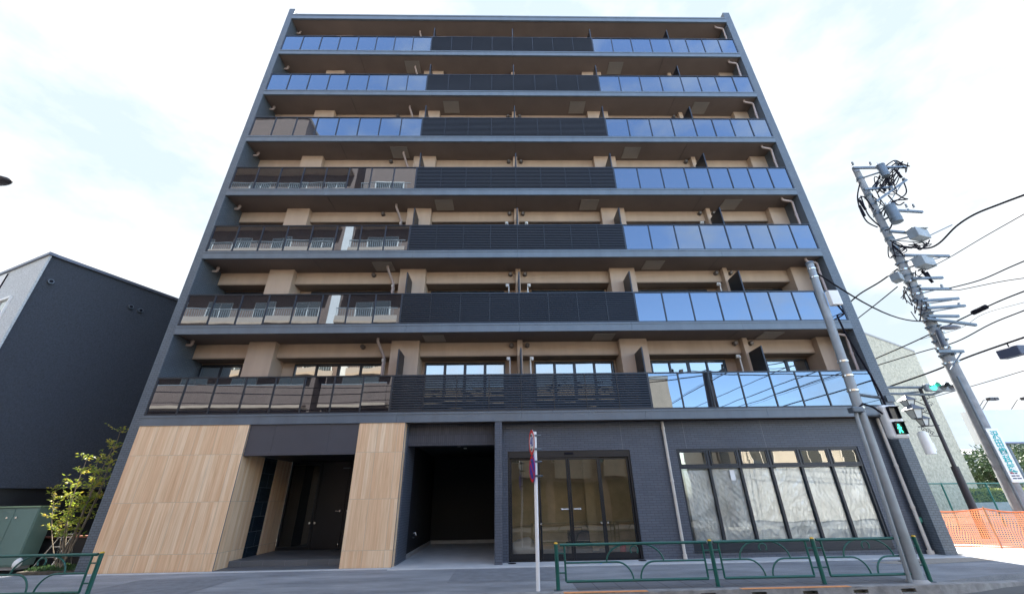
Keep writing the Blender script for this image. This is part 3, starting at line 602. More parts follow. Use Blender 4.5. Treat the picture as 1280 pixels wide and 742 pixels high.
oslab('bright_wall', c0+wd*9.0, c0+wd*(sb0+.05), .085, .02, 2.2, 9.45, mat('white_siding', (.7, .7, .68), .7), NB)

# low wall with rust coping, cabinet, ladder, bag
LW = thing('garden_wall', 'low dark wall with rust coloured coping behind the stepladder', 'wall', (-2.8, 2.1, 0))
obj('wall', MB().box((-4.1, 2.05, 0), (-.3, 2.2, .70)), mat('wall_dark', (.035, .033, .036), .8, var=.2), LW)
obj('coping', MB().box((-4.12, 2.0, .702), (-.3, 2.25, .75)), mat('rust', (.28, .11, .07), .8, var=.35, vscale=9), LW)
CB = thing('utility_cabinet', 'pale green metal utility cabinet with two doors at the left edge', 'cabinet', (-3.6, 1.25, 0))
cabm = mat('cabinet_green', (.12, .20, .175), .5, var=.06, vscale=3)
obj('body', MB().box((-4.35, 1.0, .08), (-2.83, 1.5, 1.56)), cabm, CB, .01)
obj('lid', MB().box((-4.38, .96, 1.562), (-2.80, 1.54, 1.60)), mat('cabinet_top', (.22, .32, .2), .5), CB, .006)
obj('plinth', MB().box((-4.3, 1.04, 0), (-2.88, 1.46, .078)), concrete_m, CB)
for a, b in ((-4.33, -3.52), (-3.5, -2.86)):
    dr = obj('door', MB().box((a, .985, .12), (b, .999, 1.53)), cabm, CB, .004)
    obj('handle', MB().cyl((b-.12 if a < -4 else a+.12, .985, 1.3), (b-.12 if a < -4 else a+.12, .95, 1.3), .025), steel_m, dr)
LD = thing('stepladder', 'aluminium stepladder standing between the green cabinet and the shrub', 'ladder', (-2.35, 1.5, 0))
lad = MB()
for s in (-1, 1): lad.tube([(-2.42+s*.25, 1.35, .03), (-2.3+s*.17, 1.6, .80)], .022, 6).tube([(-2.42+s*.25, 1.95, .03), (-2.3+s*.17, 1.64, .80)], .018, 6)
obj('frame', lad, steel_m, LD)
for i in range(3):
    z = .25+i*.25; obj('step', MB().box((-2.62+i*.03, 1.36+z*.3, z-.012), (-2.2+i*.01, 1.44+z*.3, z+.012)), steel_m, LD)
obj('top_step', MB().box((-2.5, 1.55, .80), (-2.1, 1.7, .825)), steel_m, LD)
sheet = MB()
sheet.v = [(-3.05, .9, .01), (-2.72, .72, .01), (-2.55, 1.0, .01), (-2.8, 1.15, .01), (-2.72, .98, .62)]
sheet.f = [[0, 1, 4], [1, 2, 4], [2, 3, 4], [3, 0, 4], [3, 2, 1, 0]]; sheet.sm = [False]*5
sb_ = tag(obj('sheet_bundle', sheet, bagm), 'pale folded sheet standing in a cone beside the green cabinet', 'sheet')
sm_ = sb_.modifiers.new('sub', 'SUBSURF'); sm_.levels = 2; sm_.render_levels = 2; sm_.subdivision_type = 'CATMULL_CLARK'

# ------------------------------------------------------------------ foliage helpers
def leaf_mat(name, cols_, scale=3, trans=.35):
    m = bpy.data.materials.new(name); m.use_nodes = True; n = m.node_tree.nodes; l = m.node_tree.links; b = n['Principled BSDF']
    g = n.new('ShaderNodeNewGeometry'); t = n.new('ShaderNodeTexNoise'); t.inputs['Scale'].default_value = scale; t.inputs['Detail'].default_value = 4; l.new(g.outputs['Position'], t.inputs['Vector'])
    r = n.new('ShaderNodeValToRGB'); r.color_ramp.elements[0].position = .3; r.color_ramp.elements[1].position = .7
    r.color_ramp.elements[0].color = (*cols_[0], 1); r.color_ramp.elements[1].color = (*cols_[-1], 1)
    if len(cols_) > 2: x = r.color_ramp.elements.new(.5); x.color = (*cols_[1], 1)
    l.new(t.outputs['Fac'], r.inputs[0]); l.new(r.outputs[0], b.inputs['Base Color']); b.inputs['Roughness'].default_value = .45
    ts = n.new('ShaderNodeBsdfTranslucent'); l.new(r.outputs[0], ts.inputs[0]); mxs = n.new('ShaderNodeMixShader'); mxs.inputs[0].default_value = trans
    l.new(b.outputs[0], mxs.inputs[1]); l.new(ts.outputs[0], mxs.inputs[2]); l.new(mxs.outputs[0], n['Material Output'].inputs[0])
    return m
def leaf(mb, p, d, s, rr):
    d = d.normalized(); w_ = d.cross(Vector((rr.uniform(-1, 1), rr.uniform(-1, 1), rr.uniform(-.3, 1)))).normalized(); up = d.cross(w_)*.12*s
    i = len(mb.v); mb.v += [tuple(p), tuple(p+d*s*.4+w_*s*.2+up), tuple(p+d*s), tuple(p+d*s*.4-w_*s*.2+up)]
    mb.f += [[i, i+1, i+2], [i, i+2, i+3]]; mb.sm += [False, False]
leafy = leaf_mat('shrub_leaf', [(.13, .22, .03), (.34, .40, .05), (.60, .42, .06)], 5, .5)
bark = mat('bark', (.24, .19, .13), .85, var=.3, vscale=15, bump=.5)
def branch_pts(a, b, rr, bend=.06, n=7):
    a, b = Vector(a), Vector(b); pts = []
    off = Vector((rr.uniform(-1, 1), rr.uniform(-1, 1), rr.uniform(-.3, .3)))*bend
    for i in range(n+1):
        t = i/n; pts.append(a.lerp(b, t)+off*math.sin(math.pi*t)*(b-a).length)
    return pts
def make_shrub():
    rr = random.Random(11); T = thing('young_tree', 'slim multi stemmed young tree with yellow green leaves beside the grey side wall', 'tree', (-1.4, .8, 0))
    tips = [at(150, 540, 'y', .55), at(143, 555, 'y', .35), at(122, 575, 'y', .9), at(108, 575, 'y', .7), at(90, 605, 'y', .9), at(70, 610, 'y', 1.0), at(128, 590, 'y', .4), at(140, 575, 'y', .9), at(75, 655, 'y', .8), at(112, 610, 'y', .5), at(100, 622, 'y', .4)]
    stems = MB(); lv = MB()
    for i, tp in enumerate(tips):
        base = Vector((-1.4+rr.uniform(-.1, .12), .8+rr.uniform(-.1, .1), 0)); pts = branch_pts(base, tp, rr, .05, 8)
        r0 = .026 if i < 5 else .014
        stems.tube(pts, [r0*(1-.78*j/8) for j in range(9)], 6)
        for j in range(4 if tp.z > 1.5 else 6, 9):
            for q in range(3):
                p = pts[j]; e = p+Vector((rr.uniform(-1, 1), rr.uniform(-1, 1), rr.uniform(-.1, .9)))*.27
                sub = branch_pts(p, e, rr, .1, 4); stems.tube(sub, [.006, .005, .004, .003, .002], 4)
                for s_ in sub[1:]:
                    for z in range(rr.randint(1, 4)):
                        d = Vector((rr.uniform(-1, 1), rr.uniform(-1, 1), rr.uniform(-.5, .6)))
                        leaf(lv, s_+d*.02, d, rr.uniform(.06, .125), rr)
    obj('trunk', stems, bark, T); obj('crown', lv, leafy, T)
make_shrub()
gr = MB(); rr = random.Random(5)
for i in range(900):
    p = Vector((rr.uniform(-2.0, -.4), rr.uniform(.4, 1.4), .03)); leaf(gr, p, Vector((rr.uniform(-.6, .6), rr.uniform(-.6, .6), 1)), rr.uniform(.05, .12), rr)
o_ = obj('ground_cover', gr, leaf_mat('cover_leaf', [(.04, .09, .03), (.09, .15, .05)], 6)); o_['kind'] = 'stuff'

def crown_tree(name, label, cat, base, h, r, m, seed, n=2600, leafs=.22, group=None, trunk_h=None, sq=1.0):
    rr = random.Random(seed); T = thing(name, label, cat, base, group); b = Vector(base); th = trunk_h if trunk_h is not None else h*.35
    tr = MB().tube([b, b+Vector((.05, 0, th*.6)), b+Vector((-.04, .05, th+.3*(h-th)))], [.16*r*.6, .12*r*.6, .05*r], 8)
    cl = []
    for i in range(16):
        a = rr.uniform(0, 6.28); q = rr.uniform(.2, .75)*r; z = th+(h-th)*rr.uniform(.15, .85); cl.append((b+Vector((math.cos(a)*q, math.sin(a)*q, z)), r*rr.uniform(.28, .5)))
        tr.tube([b+Vector((0, 0, th*.9)), (b+Vector((0, 0, th))).lerp(cl[-1][0], .6), cl[-1][0]], [.05, .035, .012], 5)
    lv = MB()
    for i in range(n):
        c, cr0 = rr.choice(cl); d = Vector((rr.gauss(0, 1), rr.gauss(0, 1), rr.gauss(0, 1)*sq)).normalized()
        p = c+d*cr0*rr.uniform(.55, 1.08); leaf(lv, p, d+Vector((rr.uniform(-.8, .8), rr.uniform(-.8, .8), rr.uniform(-.8, .4))), leafs*rr.uniform(.6, 1.4), rr)
    obj('trunk', tr, bark, T); obj('crown', lv, m, T); return T

# ------------------------------------------------------------------ guardrails
def guardrail(x0, x1, y, label, left_post=True, right_post=True):
    T = thing('guardrail', label, 'guardrail', ((x0+x1)/2, y, 0), 'green guardrails along the kerb'); r = .024
    zt, zb, zm = .74, .14, .44; a, b = x0+.16, x1-.16; L = b-a
    fr = MB().tube([(x0+.07, y, zt), (x1-.07, y, zt)], .026, 10).tube([(a, y, zt), (a, y, zb)], .02, 8).tube([(b, y, zt), (b, y, zb)], .02, 8).tube([(a, y, zb), (b, y, zb)], .024, 10)
    for z in (.28, .6):
        fr.tube([(x0+.03, y, z), (a, y, z)], .014, 6).tube([(x1-.03, y, z), (b, y, z)], .014, 6)
    obj('frame', fr, green_m, T)
    c = (a+b)/2; ar = MB(); rq = zm-zb
    q = [(c-.07-rq*1.0+rq*math.sin(t), y, zm-rq+rq*math.cos(t)) for t in np.linspace(0, math.pi/2, 8)]
    ar.tube([(a, y, zm)]+q, .016, 8)
    q = [(c+.07+rq-rq*math.sin(t), y, zm-rq+rq*math.cos(t)) for t in np.linspace(0, math.pi/2, 8)]
    ar.tube([(b, y, zm)]+q, .016, 8)
    hw = .56 if L > 2 else .50; hh = zt-zm
    ar.tube([(c-hw+(hw-.08)*math.sin(t), y, zt-hh*(1-math.sin(t))*1.0-0*t) if False else (c-hw+(hw-.09)*(1-math.cos(t)), y, zm+hh*math.sin(t)) for t in np.linspace(0, math.pi/2, 9)], .016, 8)
    ar.tube([(c+hw-(hw-.09)*(1-math.cos(t)), y, zm+hh*math.sin(t)) for t in np.linspace(0, math.pi/2, 9)], .016, 8)
    ar.tube([(c+.0+.075*math.sin(t)*1.0, y, zt-.04-.10*(1-math.cos(t))/2*1.4) for t in np.linspace(-math.pi*.75, math.pi*.75, 15)], .014, 8)
    obj('scroll_bars', ar, green_m, T)
    for x, ok in ((x0, left_post), (x1, right_post)):
        if ok:
            p = obj('post', MB().cyl((x, y, -.05), (x, y, .76), .038, n=14), green_m, T)
            obj('cap', MB().cyl((x, y, .76), (x, y, .785), .04, .03, n=14), yellow_m, p)
            obj('base_plate', MB().cyl((x, y, 0.0), (x, y, .012), .085, n=16), galv, p)
guardrail(11.83, 14.89, -3.42, 'green guardrail panel nearest the white sign post, in front of the glass doors')
guardrail(14.89, 16.96, -3.42, 'green guardrail panel between the other two in front of the shop window', False, True)
guardrail(16.96, 19.04, -3.42, 'green guardrail panel ending beside the base of the signal pole', False, True)
guardrail(0.95, 3.08, -3.42, 'green guardrail section on the left in front of the young tree')

# ------------------------------------------------------------------ road sign post
S = thing('road_sign', 'white post with two round traffic signs seen nearly edge on', 'road sign', (11.47, -3.4, 0))
pw = mat('post_white', (.82, .82, .82), .35, var=.03)
obj('post', MB().cyl((11.45, -3.4, 0), (11.50, -3.4, 2.88), .038, n=18), pw, S)
nn = Vector((-.985, -.17, 0)).normalized(); sx3 = Vector((-nn.y, nn.x, 0)); sx3 = sx3 if sx3.y < 0 else -sx3
def disc(c, r, th, n_=40): return MB().cyl(c, Vector(c)+nn*th, r, n=n_)
def annulus(c, r0, r1, th, n_=40):
    mb = MB(); u = Vector((0, 0, 1)); c = Vector(c)+nn*th
    for k in range(n_):
        a0, a1 = 2*math.pi*k/n_, 2*math.pi*(k+1)/n_
        p = lambda a, r: c+sx3*r*math.cos(a)+u*r*math.sin(a)
        mb.poly([p(a0, r0), p(a0, r1), p(a1, r1), p(a1, r0)])
    return mb
for zi, (cz, kind_) in enumerate(((2.66, 'a'), (2.13, 'b'))):
    c = Vector((11.49 if zi == 0 else 11.48, -3.4, cz))+nn*.06
    d = obj('sign_face', disc(c, .262, .006), white_m if kind_ == 'a' else blue_m, S)
    obj('ring', annulus(c, .195 if kind_ == 'a' else .205, .262, .0075), red_m, d)
    if kind_ == 'b': obj('slash', MB().obox(c+nn*.0075, (sx3*-.707+Vector((0, 0, .707)))*.2, (sx3*.707+Vector((0, 0, .707)))*.028, nn*.0012), red_m, d)
    else: text_mesh('40', .27, blue_m, d, frame_mtx(c+nn*.009, sx3.cross(Vector((0,0,0))) if False else (Vector((0,0,1)).cross(nn)), (0, 0, 1)))
    for dz in (.14, -.14):
        obj('bracket', MB().box((11.40, -3.45, cz+dz-.02), (11.56, -3.35, cz+dz+.02)).cyl((11.55, -3.4, cz+dz), (11.63, -3.4, cz+dz), .018), galv, S)

# ------------------------------------------------------------------ pedestrian signal pole
P = thing('signal_pole', 'grey steel pole carrying the pedestrian signal in front of the shop window', 'signal pole', (18.75, -3.4, 0))
pb, pt_ = Vector((18.80, -3.4, 0)), Vector((19.12, -3.4, 7.12)); pa = lambda z: pb.lerp(pt_, z/7.12)
obj('pole', MB().cyl(pb, pt_, .118, .085, 24), pole_steel, P); obj('cap', MB().cyl(pt_, pt_+Vector((0, 0, .05)), .105, .09, 24), galv, P)
obj('conduit', MB().tube([(18.60, -3.46, 0), (18.74, -3.50, 3.1), (18.76, -3.5, 3.2)], .038, 12), pole_steel, P)
obj('weatherhead', MB().box((18.64, -3.60, 3.18), (18.9, -3.42, 3.30)), galv, P, .02)
obj('base_collar', MB().cyl(pb+Vector((0, 0, .001)), pb+Vector((0, 0, .05)), .2, .16, 24), concrete_m, P)
cxp = pa(6.1)
obj('control_box', MB().box((cxp.x+.06, -3.62, 5.82), (cxp.x+.32, -3.48, 6.22)), white_m, P, .015)
for z in (6.7, 6.95, 4.4, 4.05, 3.7, 3.3): obj('band', MB().cyl(pa(z)-Vector((0, 0, .02)), pa(z)+Vector((0, 0, .02)), .142-.006*z, n=20), steel_m, P)
obj('cable', MB().tube([(cxp.x+.22, -3.55, 5.82), (cxp.x+.3, -3.55, 5.6), (cxp.x+.12, -3.52, 5.55), (cxp.x+.16, -3.5, 5.2), (19.35, -3.5, 4.5), (19.45, -3.5, 4.0), (19.5, -3.5, 3.6), (19.5, -3.5, 3.3), (19.36, -3.5, 3.15), (19.2, -3.5, 3.3), (19.0, -3.5, 3.38), (18.8, -3.5, 3.25)], .022, 8), insul, P)
obj('arm', MB().tube([pa(3.62)+Vector((.0, -.02, 0)), (19.3, -3.42, 3.56), (19.72, -3.42, 3.50)], .035, 10).tube([pa(3.15), (19.42, -3.42, 3.12)], .028, 10).box((19.6, -3.5, 3.42), (19.78, -3.36, 3.56)), galv, P)
PS = obj('signal_head', MB().box((19.35, -3.56, 2.62), (19.73, -3.36, 3.34)), mat('signal_white', (.78, .8, .8), .35), P, .05)
for zz, on in ((3.15, False), (2.82, True)):
    hd = obj('hood', MB().box((19.425, -3.66, zz+.125), (19.655, -3.561, zz+.14)).box((19.425, -3.62, zz-.12), (19.437, -3.561, zz+.124)).box((19.643, -3.62, zz-.12), (19.655, -3.561, zz+.124)), insul, PS)
    obj('lens', MB().box((19.438, -3.572, zz-.12), (19.642, -3.562, zz+.12)), mat('lens_dark', (.02, .025, .03), .2) if not on else mat('lens_back', (.01, .05, .035), .25), PS)
gm_ = emit('signal_green', (.03, .8, .42), .9)
mn = MB(); y_ = -3.576; cxx = 19.54; cz = 2.82
mn.cyl((cxx, y_+.003, cz+.075), (cxx, y_-.001, cz+.075), .02, n=14)
def limb(a, b, w_): 
    a, b = Vector((cxx+a[0], y_, cz+a[1])), Vector((cxx+b[0], y_, cz+b[1])); d = b-a; nrm_ = Vector((-d.z, 0, d.x)).normalized()
    mn.obox((a+b)/2, d/2, Vector((0, .002, 0)), nrm_*w_)
limb((0, .055), (0, -.01), .02); limb((0, .04), (-.045, .0), .009); limb((0, .04), (.045, .01), .009); limb((-.004, -.005), (-.035, -.09), .011); limb((.004, -.005), (.038, -.085), .011)
obj('green_figure', mn, gm_, PS)

# ------------------------------------------------------------------ utility pole
U = thing('utility_pole', 'tall concrete utility pole crowded with transformers and crossarms beside the side street', 'utility pole', (27.1, 1.4, 0))
UX, UY = 27.08, 1.40
conc_p = mat('pole_concrete', (.25, .26, .27), .75, var=.22, vscale=4, bump=.2)
obj('pole', MB().cyl((UX, UY, 0), (UX+.2, UY, 15.1), .23, .13, 20), conc_p, U)
def U_(px, py, y=1.1): return at(px, py, 'y', y)
def arm(a, b, r=.045): obj('crossarm', MB().obox(((a+b)/2), (b-a)/2, Vector((0, r, 0)), (b-a).normalized().cross(Vector((0, 1, 0)))*r), galv, U)
ang = [((1066, 210), (1132, 209)), ((1080, 237), (1115, 234)), ((1095, 252), (1133, 225)), ((1121, 263), (1153, 265)), ((1112, 289), (1150, 292)), ((1130, 319), (1186, 320)), ((1140, 348), (1178, 347)), ((1150, 361), (1188, 361)), ((1152, 376), (1198, 373)), ((1158, 385), (1206, 382)), ((1160, 395), (1198, 395)), ((1158, 398), (1220, 406)), ((1172, 439), (1204, 439))]
for a, b in ang: arm(U_(*a), U_(*b))
for a, b in (((1142, 330), (1175, 322)), ((1150, 367), (1178, 360)), ((1155, 380), (1190, 375)), ((1160, 390), (1197, 384)), ((1188, 462), (1202, 440)), ((1110, 255), (1130, 226)), ((1085, 240), (1122, 205)), ((1110, 300), (1155, 303)), ((1150, 300), (1190, 281))): obj('brace', MB().tube([U_(*a), U_(*b)], .022, 6), galv, U)
def drum(px, py, r, h, tilt=(0, 0)):
    c = U_(px, py, .9); t = obj('transformer', MB().cyl(c-Vector((0, 0, h/2)), c+Vector((0, 0, h/2)), r, n=20).cyl(c+Vector((0, 0, h/2)), c+Vector((0, 0, h/2+.05)), r*1.06, n=20).cyl(c-Vector((0, 0, h*.3)), c-Vector((0, 0, h*.26)), r*1.05, n=20), galv, U)
    obj('bushing', MB().cyl(c+Vector((r*.4, 0, h/2+.05)), c+Vector((r*.4, 0, h/2+.22)), .04).cyl(c+Vector((-r*.4, 0, h/2+.05)), c+Vector((-r*.4, 0, h/2+.22)), .04), white_m, t)
    obj('hanger', MB().tube([c, Vector((UX+.15, UY, c.z))], .04, 6), galv, U)
drum(1117, 268, .20, .8); drum(1104, 214, .16, .6)
def sbox(px, py, hx, hy, hz_, m=galv):
    c = U_(px, py, .9); o = obj('switch_box', MB().obox(c, Vector((hx, .1, 0)), Vector((-.05, hy, 0)), Vector((0, 0, hz_))).box((c.x-hx*1.02, c.y-hy*1.1, c.z+hz_), (c.x+hx*1.02, c.y+hy*1.1, c.z+hz_+.03)), m, U, .02)
    obj('hanger', MB().tube([c, Vector((UX+.15, UY, c.z))], .035, 6), galv, U); return o
sbox(1148, 293, .36, .17, .21, lg); sbox(1155, 328, .34, .18, .20, lg); sbox(1121, 347, .18, .15, .15, lg)
for i in range(16):
    z = 9.9-i*.28; x = UX+.2*z/15; r_ = .235-.1*z/15+.012
    obj('band', MB().cyl((x, UY, z), (x, UY, z+.06), r_, n=16).box((x-r_-.08, UY-.05, z), (x-r_, UY+.05, z+.06)).box((x-.04, UY-r_-.1, z), (x+.04, UY-r_, z+.05)), steel_m if i % 2 else galv, U)
for i, z in enumerate((14.4, 13.4, 12.9, 12.4, 11.6, 11.1, 10.6)): obj('band', MB().cyl((UX+.2*z/15, UY, z), (UX+.2*z/15, UY, z+.1), .175-.02*(z-10)/5, n=16), galv, U)
# looping leads at the top
rr = random.Random(4)
ld = MB()
def curve(pts, r, mb=None, y=None):
    P_ = [p if isinstance(p, Vector) else U_(*p) for p in pts]; out = []
    for i in range(len(P_)-1):
        p0 = P_[max(i-1, 0)]; p1 = P_[i]; p2 = P_[i+1]; p3 = P_[min(i+2, len(P_)-1)]
        for s in range(6):
            t = s/6; out.append(.5*((2*p1)+(-p0+p2)*t+(2*p0-5*p1+4*p2-p3)*t*t+(-p0+3*p1-3*p2+p3)*t**3))
    out.append(P_[-1]); (mb or ld).tube(out, r, 6)
for pts in ([(1095, 235), (1102, 214), (1117, 201), (1128, 205), (1137, 208)], [(1098, 240), (1108, 222), (1126, 203)], [(1075, 228), (1072, 250), (1082, 275), (1097, 284)], [(1076, 245), (1085, 268), (1100, 283)], [(1128, 224), (1133, 240), (1122, 250), (1100, 262)], [(1113, 237), (1128, 247), (1134, 249), (1115, 252), (1101, 266)], [(1110, 244), (1122, 256), (1130, 253)], [(1115, 280), (1112, 286), (1106, 288)], [(1112, 300), (1125, 308), (1140, 310)], [(1150, 300), (1158, 306), (1162, 300)], [(1142, 305), (1150, 312), (1158, 304)], [(1092, 232), (1100, 222), (1112, 210), (1121, 202)], [(1072, 250), (1080, 246), (1092, 262)], [(1105, 270), (1110, 256), (1121, 250)], [(1105, 230), (1120, 216), (1128, 202)]): curve(pts, .028)
rr = random.Random(17)
def tangle(cx, cy, w__, h__, n_, r_):
    for i in range(n_):
        p = [(cx+rr.uniform(-w__, w__), cy+rr.uniform(-h__, h__)) for _ in range(4)]
        curve([U_(a, b, rr.uniform(.8, 1.6)) for a, b in p], r_)
tangle(1110, 225, 16, 17, 7, .02); tangle(1128, 210, 8, 8, 3, .02); tangle(1095, 250, 12, 18, 3, .02); tangle(1150, 306, 15, 6, 3, .016); tangle(1152, 340, 12, 8, 3, .016); tangle(1122, 312, 14, 12, 4, .02); tangle(1134, 366, 9, 18, 3, .016); tangle(1148, 388, 10, 16, 3, .016)
for a, b in (((1119, 212), (1127, 222)), ((1107, 224), (1114, 232)), ((1100, 231), (1107, 239)), ((1074, 250), (1082, 262)), ((1074, 257), (1081, 270)), ((1094, 236), (1097, 228)), ((1152, 338), (1166, 353)), ((1158, 340), (1163, 348))): ld.tube([U_(*a), U_(*b)], .05, 8)
obj('lead_cable', ld, insul, U)
for px_, py_ in ((1133, 259), (1142, 259), (1136, 265), (1066, 206), (1120, 205), (1088, 206), (1131, 226), (1178, 360), (1200, 383)):
    c = U_(px_, py_); ins = MB().cyl(c, c+Vector((0, 0, .17)), .02, n=8)
    for q in range(3): ins.cyl(c+Vector((0, 0, q*.06)), c+Vector((0, 0, q*.06+.03)), .06, .045, 10)
    obj('insulator', ins, lg, U)
# LED street lamp on the pole
lam = U_(1188, 409, 1.0)
obj('street_light_head', MB().sphere(lam, .30, 14, (1.25, .5, .28)), mat('lamp_grey', (.10, .11, .14), .35), U)
obj('lamp_arm', MB().tube([Vector((UX+.1, UY, lam.z-.6)), lam+Vector((-.35, .05, -.05)), lam], .035, 8), galv, U)
obj('lamp_box', MB().tube([U_(1172, 413), U_(1180, 432)], .09, 8), mat('box_dark', (.06, .07, .09), .4), U)
# vertical advertising board with teal lettering
za, zb_ = at(1225, 535, 'y', 1.14).z, at(1246, 603, 'y', 1.14).z
bd = obj('sign_board', MB().box((UX-.17, 1.13, zb_), (UX+.25, 1.15, za)), white_m, U, .01)
teal = mat('teal_print', (.01, .38, .38), .5); hgt = za-zb_
for i, ch in enumerate('沢田歯科医'): text_mesh(ch, .27, teal, bd, frame_mtx((UX+.04, 1.124, za-.23-i*hgt*.155), (1, 0, 0), (0, 0, 1)))
zz = za-hgt*.81
obj('red_arrow', MB().obox((UX+.06, 1.127, zz), (.10, 0, 0), (0, .002, 0), (0, 0, .014)).poly([(UX-.11, 1.124, zz), (UX-.01, 1.124, zz-.07), (UX-.01, 1.124, zz+.07)]), red_m, bd)
navy = mat('navy_print', (.02, .03, .08), .5)
for i in range(3): obj('small_print', MB().box((UX-.10, 1.1265, zb_+.10+i*.075), (UX+.03, 1.129, zb_+.135+i*.075)).box((UX+.05, 1.1265, zb_+.10+i*.075), (UX+.19-.03*i, 1.129, zb_+.135+i*.075)), navy, bd)
obj('conduit', MB().tube([(UX-.24, 1.15, .1), (UX-.15, 1.2, 5.2)], .04, 8), galv, U)

# ------------------------------------------------------------------ wires
def wire(pts, r, xplane, label, ext=1.0, cat='cable'):
    r *= .78; P_ = [at(px, py, 'x', xplane) for px, py in pts]
    if ext:
        q_ = P_[0]+(P_[0]-P_[1]).normalized()*2.5*ext; P_ = [Vector((q_.x, -48, q_.z+.6)), Vector((q_.x, -16, q_.z+.25)), q_]+P_
    o = MB(); curve(P_, r, o); return tag(obj('overhead_wire', o, insul), label, cat, 'overhead wires around the utility pole')
wire([(1290, 240), (1250, 255), (1218, 268), (1195, 283), (1175, 303), (1160, 310), (1140, 309), (1115, 306)], .042, 27.5, 'thick black cable sagging to the pole just under the upper grey box')
wire([(1290, 262), (1230, 296), (1188, 321), (1165, 333)], .018, 27.6, 'thin wire reaching the pole at the second grey box')
wire([(1290, 322), (1262, 334), (1225, 350), (1187, 360)], .026, 27.7, 'upper of two wires ending on the crossarm below the grey boxes')
wire([(1290, 346), (1250, 352), (1200, 362), (1188, 362)], .018, 27.7, 'lower flatter wire ending on the crossarm below the grey boxes')
wire([(1290, 360), (1245, 378), (1190, 404), (1140, 428), (1085, 452)], .030, 28.0, 'cable passing the pole just under the street light arm', .6)
wire([(1290, 384), (1240, 404), (1195, 427), (1150, 440), (1085, 460)], .026, 28.0, 'cable running below the street light head')
wire([(1290, 418), (1215, 444), (1160, 466), (1085, 492)], .040, 28.2, 'thick cable bundle crossing just above the vehicle signal', .6)
wire([(1290, 460), (1230, 478), (1180, 492), (1150, 500)], .016, 28.6, 'lowest thin wire crossing below the vehicle signal')
wire([(1290, 375), (1230, 392), (1200, 410), (1150, 424)], .010, 28.4, 'very thin wire between two thicker cables beside the pole')
wire([(1122, 336), (1100, 352), (1075, 367), (1060, 380)], .04, 27.0, 'thick black cable leaving the pole leftwards behind the building, upper', 0)
wire([(1122, 358), (1095, 380), (1072, 398), (1060, 408)], .028, 27.0, 'black cable leaving the pole leftwards behind the building, lower', 0)
a = pa(6.95); b = Vector((UX+.05, UY, 7.4)); o = MB(); pts = [a.lerp(b, t)-Vector((0, 0, 1.1*math.sin(math.pi*t)*.45)) for t in np.linspace(0, 1, 14)]; o.tube(pts, .022, 6)
tag(obj('overhead_wire', o, insul), 'slack cable strung from the top of the signal pole to the utility pole', 'cable', 'overhead wires around the utility pole')
sl_ = at(1233, 383, 'x', 28.0); sl2 = at(1216, 391, 'x', 28.0)
tag(obj('cable_closure', MB().tube([sl_, sl2], .085, 10), insul), 'black splice sleeve on the cable right of the utility pole', 'cable sleeve')
CT = thing('cable_terminal', 'black cable terminal box hanging on the wires at the right edge', 'cable box', tuple(at(1265, 440, 'x', 28.2)))
q = at(1265, 440, 'x', 28.2); q2 = at(1250, 444, 'x', 28.2); obj('case', MB().obox(q, (q2-q)*.9, (.15, 0, 0), (0, 0, .16)), mat('terminal_grey', (.05, .06, .10), .5), CT, .03); obj('hanger', MB().tube([q, q+Vector((0, 0, .3))], .02, 6), insul, CT)

# ------------------------------------------------------------------ lantern lamp post with vehicle signal
LP = thing('lantern_post', 'dark ornate lamp post with three lanterns and a white cylinder beside the stucco building', 'lamp post', (28.22, 4.0, 0))
dk = mat('iron_dark', (.035, .03, .035), .5)
obj('post', MB().cyl((28.22, 4, 0), (28.25, 4, 2.4), .13, .12, 16).cyl((28.25, 4, 2.4), (28.3, 4, 5.45), .07, .06, 16), dk, LP)
lan_g = mat('frosted_glass', (.5, .52, .5), .4)
for (px_, py_), s in (((1135, 503), .95), ((1143, 515), 1.1), ((1154, 526), .8)):
    c = at(px_, py_, 'y', 3.9 if s > 1 else 4.0)
    lb = MB(); 
    def fr_(z, r): return [(c.x+r*math.cos(a), c.y+r*math.sin(a), c.z+z) for a in [math.pi/4+i*math.pi/2 for i in range(4)]]
    def frust(mb, z0, r0, z1, r1):
        A_, B_ = fr_(z0, r0), fr_(z1, r1); i = len(mb.v); mb.v += A_+B_
        for k in range(4): mb.f.append([i+k, i+(k+1)%4, i+4+(k+1)%4, i+4+k]); mb.sm.append(False)
        mb.f += [[i+3, i+2, i+1, i], [i+4, i+5, i+6, i+7]]; mb.sm += [False, False]
    ln = MB(); frust(ln, -.22*s, .13*s, .10*s, .24*s); lo = obj('lantern', ln, lan_g, LP)
    rf = MB(); frust(rf, .10*s, .34*s, .30*s, .06*s); rf.cyl((c.x, c.y, c.z+.3*s), (c.x, c.y, c.z+.38*s), .03); obj('lantern_roof', rf, mat('lantern_roof_paint', (.14, .15, .18), .4), lo)
    bars = MB()
    for p0, p1 in zip(fr_(-.22*s, .135*s), fr_(.10*s, .245*s)): bars.tube([p0, p1], .014, 5)
    for ring, r_ in ((-.22, .135), (.10, .245)):
        q_ = fr_(ring*s, r_*s)
        for k in range(4): bars.tube([q_[k], q_[(k+1)%4]], .012, 5)
    obj('lantern_bars', bars, dk, lo)
    obj('scroll_arm', MB().tube([c+Vector((0, 0, .36*s)), c+Vector((.2, 0, .45*s)), Vector((28.27, 4, c.z+.25))], .022, 6), dk, LP)
for px_, py_, r_ in ((1158, 497, .16), (1163, 505, .12), (1154, 536, .10), (1160, 538, .10), (1165, 541, .09), (1157, 512, .12)):
    c = at(px_, py_, 'y', 4.0); obj('scrollwork', MB().tube([c+Vector((r_*(1-t/9)*math.cos(t), 0, r_*(1-t/9)*math.sin(t))) for t in np.linspace(0, 8, 22)], .012, 5), dk, LP)
